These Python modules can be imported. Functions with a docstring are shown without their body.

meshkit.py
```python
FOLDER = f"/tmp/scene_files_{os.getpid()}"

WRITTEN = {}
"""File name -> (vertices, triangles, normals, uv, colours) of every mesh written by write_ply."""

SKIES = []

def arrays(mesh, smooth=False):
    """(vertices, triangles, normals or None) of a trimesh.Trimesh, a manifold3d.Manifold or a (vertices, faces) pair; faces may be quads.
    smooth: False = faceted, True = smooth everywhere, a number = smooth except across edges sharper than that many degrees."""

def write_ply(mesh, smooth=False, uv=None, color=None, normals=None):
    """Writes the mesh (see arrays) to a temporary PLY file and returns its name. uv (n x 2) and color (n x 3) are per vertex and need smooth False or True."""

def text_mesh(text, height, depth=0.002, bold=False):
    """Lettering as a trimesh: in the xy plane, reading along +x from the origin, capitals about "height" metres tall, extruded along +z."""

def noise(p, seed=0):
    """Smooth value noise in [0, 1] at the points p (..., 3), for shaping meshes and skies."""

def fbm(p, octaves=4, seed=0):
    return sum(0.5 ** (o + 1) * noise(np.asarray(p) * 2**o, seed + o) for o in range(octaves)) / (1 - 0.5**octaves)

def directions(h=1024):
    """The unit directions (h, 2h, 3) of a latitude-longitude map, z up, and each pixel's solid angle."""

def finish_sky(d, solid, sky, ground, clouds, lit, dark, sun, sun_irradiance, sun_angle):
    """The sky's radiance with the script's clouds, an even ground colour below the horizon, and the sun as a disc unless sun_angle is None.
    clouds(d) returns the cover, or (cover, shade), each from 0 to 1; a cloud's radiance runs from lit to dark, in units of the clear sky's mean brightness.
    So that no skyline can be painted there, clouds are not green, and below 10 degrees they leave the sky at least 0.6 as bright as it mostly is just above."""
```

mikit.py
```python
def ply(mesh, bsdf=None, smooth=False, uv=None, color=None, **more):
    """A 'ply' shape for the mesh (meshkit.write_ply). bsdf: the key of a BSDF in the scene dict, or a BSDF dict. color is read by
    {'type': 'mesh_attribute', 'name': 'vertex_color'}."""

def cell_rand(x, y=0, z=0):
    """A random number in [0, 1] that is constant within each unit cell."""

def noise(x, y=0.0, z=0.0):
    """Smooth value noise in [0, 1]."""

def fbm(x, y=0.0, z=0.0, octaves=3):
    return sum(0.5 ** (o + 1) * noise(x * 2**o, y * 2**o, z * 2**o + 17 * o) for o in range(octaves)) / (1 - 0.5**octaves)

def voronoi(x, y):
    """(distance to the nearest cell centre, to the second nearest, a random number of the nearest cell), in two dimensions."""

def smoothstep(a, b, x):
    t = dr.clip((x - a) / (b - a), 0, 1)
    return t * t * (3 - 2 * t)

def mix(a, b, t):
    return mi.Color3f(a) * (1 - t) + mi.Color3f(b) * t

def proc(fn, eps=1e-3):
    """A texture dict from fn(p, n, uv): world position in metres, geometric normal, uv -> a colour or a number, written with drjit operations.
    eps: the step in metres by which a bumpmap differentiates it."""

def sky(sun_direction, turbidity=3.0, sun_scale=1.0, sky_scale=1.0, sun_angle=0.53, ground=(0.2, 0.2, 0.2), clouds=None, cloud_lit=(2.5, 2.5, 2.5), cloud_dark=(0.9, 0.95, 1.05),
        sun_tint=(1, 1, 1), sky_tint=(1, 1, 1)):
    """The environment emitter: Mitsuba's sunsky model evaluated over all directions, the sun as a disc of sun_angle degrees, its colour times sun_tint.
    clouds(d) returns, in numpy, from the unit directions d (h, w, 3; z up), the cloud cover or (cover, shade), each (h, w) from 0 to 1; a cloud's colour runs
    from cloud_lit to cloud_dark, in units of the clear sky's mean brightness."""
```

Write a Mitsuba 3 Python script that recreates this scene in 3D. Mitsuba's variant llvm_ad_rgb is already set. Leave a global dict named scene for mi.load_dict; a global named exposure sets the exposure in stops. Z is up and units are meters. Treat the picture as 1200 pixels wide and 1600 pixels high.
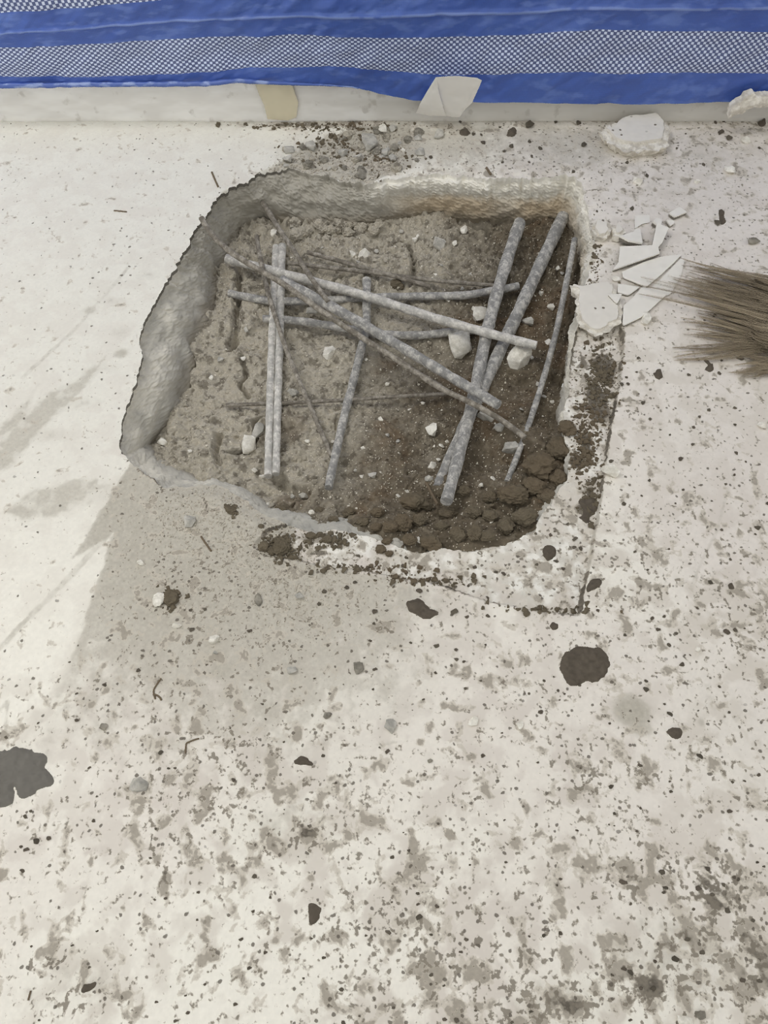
import math, random
import numpy as np, trimesh, mitsuba as mi, drjit as dr, shapely, mikit, meshkit
from shapely.geometry import Polygon, LineString, Point
from scipy.spatial import cKDTree, Delaunay
from mikit import noise, fbm, voronoi, smoothstep, mix, proc, cell_rand

random.seed(7); R = np.random.default_rng(7)
scene, labels = {}, {}
T = mi.ScalarTransform4f

# ------------------------------------------------------------------ camera, light, exposure
F, H, PITCH = 1200.0, 0.9, math.radians(60)          # focal length in pixels of the 1200 x 1600 frame, height, pitch below level
EYE = np.array([0, 0, H])
FWD = np.array([0, math.cos(PITCH), -math.sin(PITCH)])
DWN = np.array([0, -math.sin(PITCH), -math.cos(PITCH)])
scene['camera'] = {'type': 'perspective', 'fov': math.degrees(2 * math.atan(600 / F)), 'fov_axis': 'x', 'near_clip': 0.01, 'far_clip': 50,
                   'to_world': T().look_at(origin=EYE.tolist(), target=(EYE + FWD).tolist(), up=[0, 0, 1])}
exposure = 0.0
scene['ambient'] = {'type': 'constant', 'radiance': {'type': 'rgb', 'value': [0.715, 0.712, 0.69]}}
def ceiling_lamp(key, x, y, z, w, d, e):
    m = trimesh.creation.box([w, d, 0.04]); m.apply_translation([x, y, z + 0.03])
    scene[key + '__housing'] = mikit.ply(m, {'type': 'diffuse', 'reflectance': {'type': 'rgb', 'value': 0.8}})
    p = trimesh.Trimesh([[x - w/2, y - d/2, z], [x + w/2, y - d/2, z], [x + w/2, y + d/2, z], [x - w/2, y + d/2, z]], [[0, 2, 1], [0, 3, 2]], process=False)
    scene[key + '__diffuser'] = mikit.ply(p, {'type': 'diffuse', 'reflectance': {'type': 'rgb', 'value': 0.8}}, emitter={'type': 'area', 'radiance': {'type': 'rgb', 'value': e}})
    labels[key] = {'label': 'long ceiling lamp panel high above the left of the floor', 'category': 'lamp'}
ceiling_lamp('ceiling_lamp', -1.35, 0.85, 2.45, 1.1, 0.9, [7.8, 7.65, 7.35])

# ------------------------------------------------------------------ helpers
def S(r, g, b): return tuple(float(((c/255 + 0.055) / 1.055) ** 2.4 if c > 10 else c/255/12.92) for c in (r, g, b))
def ray(u, v): return FWD + (u - 600) / F * np.array([1.0, 0, 0]) + (v - 800) / F * DWN
def at(u, v, z=0.0):
    d = ray(u, v); return EYE + d * ((z - H) / d[2])
def at_wall(u, v, y):
    d = ray(u, v); return EYE + d * (y / d[1])
def xy(pts, z=0.0): return np.array([at(u, v, z)[:2] for u, v in pts])
def scale_at(u, v, z=0.0):                            # metres per pixel across, and per pixel down the frame on level ground
    return np.linalg.norm(at(u + 1, v, z) - at(u, v, z)), np.linalg.norm(at(u, v + 1, z) - at(u, v, z))
def crop(x0, y0, k): return lambda pts: [(x0 + p[0] / k, y0 + p[1] / k) for p in pts]
def N(p, f, o=4, seed=0):
    p = np.asarray(p, float)
    if p.shape[-1] == 2: p = np.concatenate([p, np.zeros(p.shape[:-1] + (1,))], -1)
    return meshkit.fbm(p * f, o, seed) - 0.5
def sstep(a, b, x):
    t = np.clip((x - a) / (b - a), 0, 1); return t * t * (3 - 2 * t)
def dense(p, step, closed=True):
    p = np.asarray(p, float); q = np.vstack([p, p[:1]]) if closed else p
    s = np.r_[0, np.cumsum(np.linalg.norm(np.diff(q[:, :2], axis=0), axis=1))]
    t = np.linspace(0, s[-1], max(3, int(s[-1] / step)), endpoint=not closed)
    return np.stack([np.interp(t, s, q[:, k]) for k in range(q.shape[1])], 1)
def sdist(poly, pts, band=1.0):                       # signed distance, negative inside
    ring = dense(poly, 0.002); d = cKDTree(ring).query(pts)[0]
    return np.where(shapely.contains_xy(Polygon(poly), pts[:, 0], pts[:, 1]), -d, d)
USED = {}
def numbered(name):
    USED[name] = USED.get(name, 0) + 1
    return name if USED[name] == 1 else f'{name}_{USED[name]-1:03d}'
def tag(key, label, cat, group=None, kind=None):
    labels[key] = {'label': label, 'category': cat}
    if group: labels[key]['group'] = group
    if kind: labels[key]['kind'] = kind
    return key
def add(name, mesh, bsdf, label=None, cat=None, group=None, smooth=False, kind=None, **k):
    key = numbered(name); scene[key] = mikit.ply(mesh, bsdf, smooth, **k)
    if label: tag(key, label, cat, group, kind)
    return key
def part(parent, name, mesh, bsdf, smooth=False, label=None, kind=None, **k):
    key = numbered(parent + '__' + name); scene[key] = mikit.ply(mesh, bsdf, smooth, **k)
    if label or kind: labels[key] = {a: b for a, b in (('label', label), ('kind', kind)) if b}
    return key

# ------------------------------------------------------------------ materials
def principled(fn, rough=0.85, spec=0.3, two=True, **k):
    b = {'type': 'principled', 'base_color': proc(fn) if callable(fn) else {'type': 'rgb', 'value': list(fn)}, 'roughness': rough, 'specular': spec, **k}
    return {'type': 'twosided', 'bsdf': b} if two else b

def fb(x, y, o=4, z=0.0):                              # fbm whose octaves are turned against each other, so that no grid shows
    t, a = mi.Float(0), 0.5
    for k in range(o):
        t = t + a * noise(x, y, z + 13.0*k); x, y = (x*0.8 - y*0.6) * 2.03 + 1.7, (x*0.6 + y*0.8) * 2.03 + 9.2; a *= 0.5
    return t / (1 - 0.5**o)
def floor_color(p, n, uv):
    dirt, dust = uv.x, uv.y
    x, y = p.x, p.y
    wx, wy = x + 0.012*(fb(x*40, y*40, 2, 3.0) - 0.5), y + 0.012*(fb(x*40, y*40, 2, 9.0) - 0.5)
    big = fb(x*4 + 7, y*4, 4, 1.0); mid = fb(wx*40, wy*40, 5, 2.0); fine = fb(x*300, y*300, 3, 5.0)
    c = mix(S(238, 235, 225), S(230, 225, 216), smoothstep(0.35, 0.65, big))
    c = mix(c, S(227, 225, 216), smoothstep(0.05, -0.5, x - 0.1*y + 0.2*(big-0.5)) * smoothstep(0.25, 0.75, y))       # paler on the swept side
    c = mix(c, S(225, 219, 212), smoothstep(0.15, 0.5, x + 0.2*(big - 0.5)))
    c = c * (0.95 + 0.10 * fine)
    low = smoothstep(-0.0035, -0.006, p.z) * smoothstep(-0.20, -0.13, x) * smoothstep(1.05, 0.95, y)            # the scraped screed below the floor's own level is chalky and uneven
    c = mix(c, mix(S(208, 204, 195), S(236, 234, 227), smoothstep(0.35, 0.65, fb(x*90, y*90, 4, 8.0))), low * 0.9)
    D = dirt * (0.62 + 0.80 * fb(x*8, y*8, 3, 31.0))
    c = mix(c, mix(S(206, 200, 188), S(214, 206, 199), big), smoothstep(0.42, 0.66, mid) * dr.clip(0.12 + D*1.3, 0, 0.85))
    g = fb(x*75 + 3, y*75, 4, 2.0)                    # grey dust film
    d = dr.clip(dust * 0.72 + 0.38 * (smoothstep(0.34, 0.66, dust + 0.8*(g - 0.5)) - 0.25), 0, 1) * smoothstep(0.0, 0.08, dust)
    c = mix(c, mix(S(170, 165, 153), S(192, 187, 175), fine), d * 0.95)
    a = fb(wx*70, wy*70, 5, 11.0)                     # dirt trodden in: pale ragged flecks with darker cores, fine flecks, a few dark dots
    aa = a + 0.10*(fine - 0.5)
    c = mix(c, S(196, 189, 176), smoothstep(0.75 - 0.37*D, 0.82 - 0.37*D, aa) * 0.7)
    c = mix(c, mix(S(166, 158, 146), S(138, 131, 119), fine), smoothstep(0.83 - 0.36*D, 0.90 - 0.36*D, aa) * 0.75)
    b = fb(x*210, y*210, 4, 21.0)
    c = mix(c, S(186, 179, 167), smoothstep(0.78 - 0.30*D, 0.83 - 0.30*D, b) * 0.6)
    c = mix(c, mix(S(140, 132, 119), S(106, 99, 88), mid), smoothstep(0.86 - 0.32*D, 0.90 - 0.32*D, b) * 0.8)
    f1, f2, w = voronoi(x*150 + 2*mid, y*150)
    dot = smoothstep(0.32, 0.2, f1 + 0.3*(fine - 0.5)) * smoothstep(1.0 - 0.10*D - 0.01, 1.0 - 0.10*D, w)
    c = mix(c, S(98, 91, 81), dot * 0.85)
    solid = smoothstep(0.88, 1.0, dirt + 0.5*(a - 0.5) + 0.3*(b - 0.5))
    return mix(c, mix(S(82, 76, 67), S(126, 119, 108), smoothstep(0.3, 0.7, b)), solid * 0.9)
scene['floor_mat'] = principled(floor_color, 0.75, 0.25)

def cut_color(p, n, uv):                              # uv.y = 0 at the rim, 1 at the soil
    x, y, z = p.x, p.y, p.z
    a = fbm(x*30, y*30, z*30, 4); f = fbm(x*200, y*200, z*200, 3)
    c = mix(S(186, 183, 174), S(212, 208, 197), smoothstep(0.3, 0.65, a)) * (0.90 + 0.2*f)
    c = mix(c, S(158, 156, 150), smoothstep(0.45, 0.95, uv.y + 0.5*(a - 0.5)) * 0.8)  # shading towards the foot of the side, painted into the concrete colour
    back = smoothstep(0.98, 1.08, y) * smoothstep(-0.10, 0.02, x)
    c = mix(c, S(208, 205, 196), back * smoothstep(0.75, 0.25, uv.y)); c = mix(c, S(232, 229, 220), back * smoothstep(0.40, 0.12, uv.y + 0.25*(a - 0.5)))
    yel = back * smoothstep(0.35, 0.6, uv.y + 0.3*(a-0.5)) * (smoothstep(0.16, 0.03, dr.abs(x - 0.13)) + smoothstep(0.08, 0.02, dr.abs(x - 0.30)))
    c = mix(c, S(180, 158, 124), dr.clip(yel, 0, 1) * 0.6)
    c = mix(c, S(160, 156, 146), smoothstep(0.98, 1.05, y) * smoothstep(0.02, -0.08, x) * 0.75)
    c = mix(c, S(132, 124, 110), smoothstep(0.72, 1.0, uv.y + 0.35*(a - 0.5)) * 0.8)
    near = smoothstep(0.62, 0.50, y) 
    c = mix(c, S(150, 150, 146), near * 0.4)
    return mix(c, S(84, 80, 73), smoothstep(0.045, 0.02, uv.y) * smoothstep(-0.14, -0.2, x) * 0.8)   # darker band just under the floor's top edge, left side only
scene['cut_mat'] = principled(cut_color, 0.95, 0.1)

def soil_color(p, n, uv):
    x, y, z = p.x, p.y, p.z
    a = fbm(x*14 + 5, y*14, z*14, 4); b = fbm(x*90, y*90, z*90, 4); f = fbm(x*420, y*420, z*420, 2)
    wet = smoothstep(-0.17, 0.12, x + 0.55*(0.72 - y)*0.7 + 0.34*(a - 0.5))
    c = mix(S(172, 166, 153), S(104, 95, 81), wet)
    c = mix(c, S(178, 170, 154), smoothstep(0.52, 0.72, b) * 0.5 * (1 - 0.7*wet))
    c = mix(c, S(82, 74, 63), smoothstep(0.48, 0.30, b) * 0.6)
    c = mix(c, S(116, 92, 68), smoothstep(0.55, 0.7, a) * 0.3 * wet)
    c = c * (0.80 + 0.4*f)
    f1, f2, w = voronoi(x*330, y*330)
    return mix(c, S(205, 198, 184), smoothstep(0.33, 0.2, f1) * smoothstep(0.86, 0.9, w) * 0.8)
scene['soil_mat'] = principled(soil_color, 0.95, 0.15)

def clod_color(p, n, uv):
    b = fbm(p.x*160, p.y*160, p.z*160, 4); a = fbm(p.x*16, p.y*16, p.z*16, 2)
    c = mix(S(86, 79, 67), S(118, 109, 93), b)
    return mix(c, S(104, 90, 73), smoothstep(0.5, 0.7, a)*0.4)
scene['clod_mat'] = principled(clod_color, 0.97, 0.1)
scene['mud_mat'] = principled(lambda p, n, uv: mix(S(78, 72, 64), S(106, 98, 88), fbm(p.x*240, p.y*240, p.z*240, 4)), 0.95, 0.12)
scene['slate_mat'] = principled(lambda p, n, uv: mix(S(104, 101, 96), S(122, 119, 113), fbm(p.x*90, p.y*90, p.z*90, 4)), 0.85, 0.2)
scene['crumb_mat'] = principled(lambda p, n, uv: mix(S(70, 66, 58), S(112, 105, 94), fbm(p.x*45, p.y*45, 2.0, 3)), 0.95, 0.1)
def rock(c1, c2): return lambda p, n, uv: mix(c1, c2, smoothstep(0.3, 0.7, fbm(p.x*120, p.y*120, p.z*120, 4))) * (0.9 + 0.2*noise(p.x*700, p.y*700, p.z*700))
scene['white_stone_mat'] = principled(rock(S(206, 202, 191), S(234, 231, 222)), 0.9, 0.2)
scene['grey_stone_mat'] = principled(rock(S(160, 158, 151), S(190, 187, 179)), 0.9, 0.2)
scene['dark_stone_mat'] = principled(rock(S(118, 114, 105), S(156, 151, 140)), 0.9, 0.2)
def bar(c1, c2, c3):
    def fn(p, n, uv):
        a = fbm(p.x*130, p.y*130, p.z*130, 4); b = fbm(p.x*430, p.y*330, p.z*330, 3)
        c = mix(c1, c2, smoothstep(0.35, 0.65, a)) * (0.88 + 0.24*b)
        return mix(c, c3, smoothstep(0.46, 0.72, b*0.6 + a*0.4) * 0.6)
    return fn
scene['bar_mat'] = principled(bar(S(136, 135, 133), S(168, 166, 162), S(214, 211, 204)), 0.75, 0.4)
scene['pale_bar_mat'] = principled(bar(S(176, 174, 169), S(202, 199, 193), S(230, 227, 221)), 0.8, 0.35)
scene['rod_mat'] = principled(bar(S(112, 106, 97), S(142, 136, 126), S(178, 172, 162)), 0.85, 0.3)
scene['twig_mat'] = principled(S(112, 100, 84), 0.9, 0.2)
scene['shard_mat'] = principled(lambda p, n, uv: mix(S(224, 221, 213), S(236, 233, 226), fbm(p.x*80, p.y*80, p.z*80, 3)), 0.6, 0.35)
scene['lower_layer_mat'] = principled(rock(S(112, 107, 99), S(140, 135, 126)), 0.95, 0.1)
scene['core_mat'] = principled(rock(S(196, 190, 178), S(228, 224, 214)), 0.95, 0.15)
def skin_color(p, n, uv):
    f1, f2, w = voronoi(p.x*75, p.y*75)
    c = mix(S(214, 210, 202), S(230, 226, 218), fbm(p.x*70, p.y*70, p.z*70, 4))
    return mix(c, S(120, 113, 103), smoothstep(0.22, 0.13, f1) * smoothstep(0.90, 0.92, w))
scene['skin_mat'] = principled(skin_color, 0.85, 0.2)
scene['wall_mat'] = principled(lambda p, n, uv: mix(S(222, 221, 217), S(212, 210, 205), fbm(p.x*9, p.y*9, p.z*9, 3)), 0.8, 0.2)
def base_color(p, n, uv):
    c = mix(S(243, 242, 238), S(230, 228, 223), smoothstep(0.3, 0.7, fbm(p.x*16, p.y*9, p.z*40, 4)))
    c = mix(c, S(202, 199, 191), smoothstep(-0.1, 0.2, p.x + 0.2*(noise(p.x*20, p.z*60) - 0.5)) * 0.75)
    s = fbm(p.x*55, p.z*55, 3.0, 4)
    return mix(c, S(175, 170, 160), smoothstep(0.66, 0.85, s)*0.45)
scene['baseboard_mat'] = principled(base_color, 0.6, 0.3)
scene['tape_mat'] = principled(lambda p, n, uv: mix(S(218, 210, 184), S(210, 202, 176), fbm(p.x*60, p.z*60, 1.0, 3)), 0.4, 0.4)
scene['paper_mat'] = principled(lambda p, n, uv: mix(S(234, 232, 227), S(243, 241, 236), fbm(p.x*50, p.y*50, p.z*50, 3)), 0.85, 0.15)
CX, CZ, B0, B1 = 0.00535, 0.0058, None, None
STRIPES = [(0.050, 0.137), (0.235, 0.322), (0.42, 0.507), (0.605, 0.692)]
def tarp_color(p, n, uv):
    u, v = uv.x, uv.y
    a = fbm(u*14 + v*9, v*16 - u*4, 3.0, 4); s = fbm(u*30 + v*45, v*60 - u*25, 6.0, 3)
    c = mix(S(58, 86, 164), S(78, 107, 184), a)
    c = mix(c, S(112, 138, 204), smoothstep(0.5, 0.8, s) * 0.45)  # diagonal sheen of the plastic painted into the blue
    thread = dr.abs(dr.sin((u / 0.0027) * math.pi)) * dr.abs(dr.sin((v / 0.0027) * math.pi))
    c = c * (0.90 + 0.14*thread)
    par = dr.floor(u / CX) + dr.floor(v / CZ)
    odd = par - 2*dr.floor(par / 2)
    fu, fv = u/CX - dr.floor(u/CX), v/CZ - dr.floor(v/CZ)
    edge = smoothstep(0.0, 0.14, fu) * smoothstep(1.0, 0.86, fu) * smoothstep(0.0, 0.14, fv) * smoothstep(1.0, 0.86, fv)
    check = mix(S(82, 94, 138), mix(S(120, 132, 170), S(208, 217, 238), edge), odd)
    check = check * (0.86 + 0.28*a)
    inside = mi.Float(0)
    for lo, hi in STRIPES: inside = dr.select((v > lo) & (v < hi), 1.0, inside)
    c = mix(c, check, inside)
    crease = smoothstep(0.0045, 0.001, dr.abs(v - 0.182 - 0.004*(noise(u*9, 2.0) - 0.5))) * smoothstep(0.3, 0.6, fbm(u*40, 4.0, 1.0, 2) + 0.15)
    return mix(c, S(140, 160, 212), crease * 0.55)
scene['tarp_mat'] = principled(tarp_color, 0.38, 0.5)
scene['hem_mat'] = principled(lambda p, n, uv: mix(S(78, 102, 172), S(140, 158, 204), smoothstep(0.45, 0.7, fbm(p.x*50, p.z*120, 1.0, 4))), 0.4, 0.5)
scene['bristle_mat'] = principled(lambda p, n, uv: mix(S(118, 107, 90), S(178, 164, 140), uv.x), 0.7, 0.3)
scene['cord_mat'] = principled(S(150, 40, 36), 0.6, 0.4)
scene['handle_mat'] = principled(lambda p, n, uv: mix(S(190, 152, 98), S(168, 128, 78), fbm(p.x*12, p.y*160, p.z*160, 3)), 0.5, 0.4)
scene['grit_mat'] = principled(rock(S(196, 190, 176), S(226, 221, 209)), 0.9, 0.2)
scene['sand_mat'] = principled(lambda p, n, uv: mix(S(150, 143, 130), S(205, 199, 186), noise(p.x*310, p.y*310, 4.0)), 0.9, 0.2)

# ------------------------------------------------------------------ the hole: rim and foot of its broken sides, traced and set on the ground
PAIRS = [((345,300),(378,362),-.088),((365,292),(395,352),-.088),((383,286),(420,342),-.086),((415,266),(450,347),-.084),((460,258),(492,350),-.082),((520,270),(540,350),-.082),((575,284),(588,345),-.082),
 ((650,272),(650,338),-.085),((700,271),(702,340),-.087),((760,278),(760,343),-.09),((830,276),(828,345),-.09),((880,272),(868,345),-.09),((903,278),(884,350),-.09),((915,300),(892,368),-.088),((925,345),(900,392),-.085),
 ((928,400),(906,425),-.083),((918,440),(902,462),-.082),((905,500),(890,508),-.08),((894,540),(884,550),-.078),((891,600),(879,605),-.07),((880,665),(870,668),-.06),((893,700),(880,700),-.05),((888,745),(876,742),-.05),((866,778),(856,770),-.05),
 ((848,797),(838,788),-.05),((838,825),(826,815),-.05),((790,846),(782,836),-.05),((725,856),(718,846),-.05),((690,852),(690,842),-.05),((655,862),(652,850),-.05),((600,842),(598,830),-.05),((540,826),(540,815),-.05),((490,824),(500,812),-.055),((440,812),(470,806),-.06),
 ((405,795),(428,800),-.065),((375,775),(402,778),-.07),((345,757),(378,758),-.075),((318,752),(350,742),-.078),((285,757),(318,745),-.08),((255,762),(290,740),-.082),((240,747),(268,728),-.083),((215,734),(250,712),-.085),((190,708),(238,694),-.086),
 ((187,690),(250,678),-.086),((194,648),(285,642),-.088),((206,612),(297,602),-.088),((222,568),(300,562),-.088),((217,525),(314,528),-.088),((222,508),(322,515),-.088),((236,485),(332,500),-.088),((262,436),(338,470),-.088),((276,415),(343,450),-.088),((300,372),(350,412),-.088),((318,342),(358,390),-.088)]
rim0 = np.array([at(*a)[:2] for a, b, z in PAIRS]); foot0 = np.array([[*at(*b, z)[:2], z] for a, b, z in PAIRS])
both = dense(np.hstack([rim0, foot0]), 0.0016)        # both curves under one parameter
RIM = both[:, :2].copy(); FOOT = both[:, 2:].copy()
tang = np.roll(RIM, -3, 0) - np.roll(RIM, 3, 0); tang /= np.linalg.norm(tang, axis=1, keepdims=True)
outn = np.stack([tang[:, 1], -tang[:, 0]], 1)
if Polygon(RIM).exterior.is_ccw is False: outn = -outn
u0 = np.linspace(0, 1, len(RIM))
RIM += outn * ((0.007 + 0.006 * (RIM[:, 1] > 0.98)) * N(RIM, 45, 3, 3) + (0.004 + 0.006 * (RIM[:, 1] > 0.98)) * N(RIM, 160, 2, 4))[:, None]
RIMPOLY = Polygon(RIM).buffer(0)

RECESS = xy([(975,530),(968,600),(952,680),(939,780),(925,860),(905,960),(850,955),(805,946),(770,940),(735,929),(700,915),(665,906),(640,904),(560,890),(505,884),(450,872),(415,868),(395,850),(420,825),(520,790),(700,780),(830,760),(880,640),(900,520),(930,470),(962,468)])
RECESS = dense(RECESS, 0.002); RECESS += (0.004 * np.stack([N(RECESS, 60, 3, 5), N(RECESS, 60, 3, 6)], 1))
TOPREC = xy([(345,300),(385,285),(413,266),(440,252),(482,226),(520,208),(552,197),(600,194),(645,198),(640,230),(610,262),(575,285),(520,340),(400,360)])
TOPREC = dense(TOPREC, 0.002); TOPREC += (0.005 * np.stack([N(TOPREC, 60, 3, 15), N(TOPREC, 60, 3, 16)], 1))
CRACKS = [[(214,734),(228,741),(240,747),(248,757),(254,768)], [(318,778),(322,786),(325,800)]]
def floor_z(p):
    p = np.atleast_2d(p)[:, :2]; z = 0.0006 * N(p, 12, 3, 1) + 0.0003 * N(p, 150, 2, 2)
    near = (np.abs(p[:, 0]) < 0.6) & (p[:, 1] > 0.3)
    q = p[near]
    if len(q):
        a = sdist(RECESS, q); ra = sstep(0.0012, -0.0012, a) * sstep(0.0, -0.02, a) ** 0
        fade = sstep(-0.22, -0.10, q[:, 0])           # the scraped area runs out into the dust on the left
        b = sdist(TOPREC, q); rb = sstep(0.0015, -0.0015, b) * sstep(0.13, 0.02, q[:, 0]); deep = sstep(0, -0.05, b)
        h = -0.008 * ra * fade + ra * fade * (0.0028 * N(q, 90, 4, 7) + 0.002 * N(q, 300, 2, 8))
        h += rb * (-0.0045 - 0.006 * deep + 0.010 * N(q, 55, 4, 9) + 0.004 * N(q, 220, 3, 10))
        e = sdist(RIM, q); lip = sstep(0.022, 0.0, e) * (q[:, 1] < 0.66) * (q[:, 0] < -0.08)
        h += lip * -0.006 * sstep(-0.33, -0.27, q[:, 0])       # the worn near lip rounds over
        br = sstep(0.025, 0.0, e) * (q[:, 1] > 0.9) * (q[:, 0] > -0.1); h += br * (0.006 * N(q, 110, 4, 11) - 0.003)
        z[near] += h
    return z

# masks on the floor: trodden dirt and grey dust, as patches with a place and a size
def blobs(p, rows):
    out = np.zeros(len(p))
    for u, v, ru, rv, val in rows:
        c = at(u, v)[:2]; su, sv = scale_at(u, v)
        d = ((p[:, 0] - c[0]) / (ru * su)) ** 2 + ((p[:, 1] - c[1]) / (rv * sv)) ** 2
        out = np.maximum(out, val * np.exp(-d * 1.2))
    return out
def area(p, poly, val, soft, jag=0.02, seed=0):
    d = sdist(xy(poly), p) + jag * N(p, 18, 4, seed) + 0.3 * jag * N(p, 120, 3, seed + 1)
    return val * sstep(soft, -soft, d)
def line(p, pts, w, val, seed=0):
    ring = dense(xy(pts), 0.002, False); d = cKDTree(ring).query(p)[0] + 0.6 * w * N(p, 90, 3, seed)
    return val * sstep(w, 0.3 * w, d)
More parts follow.
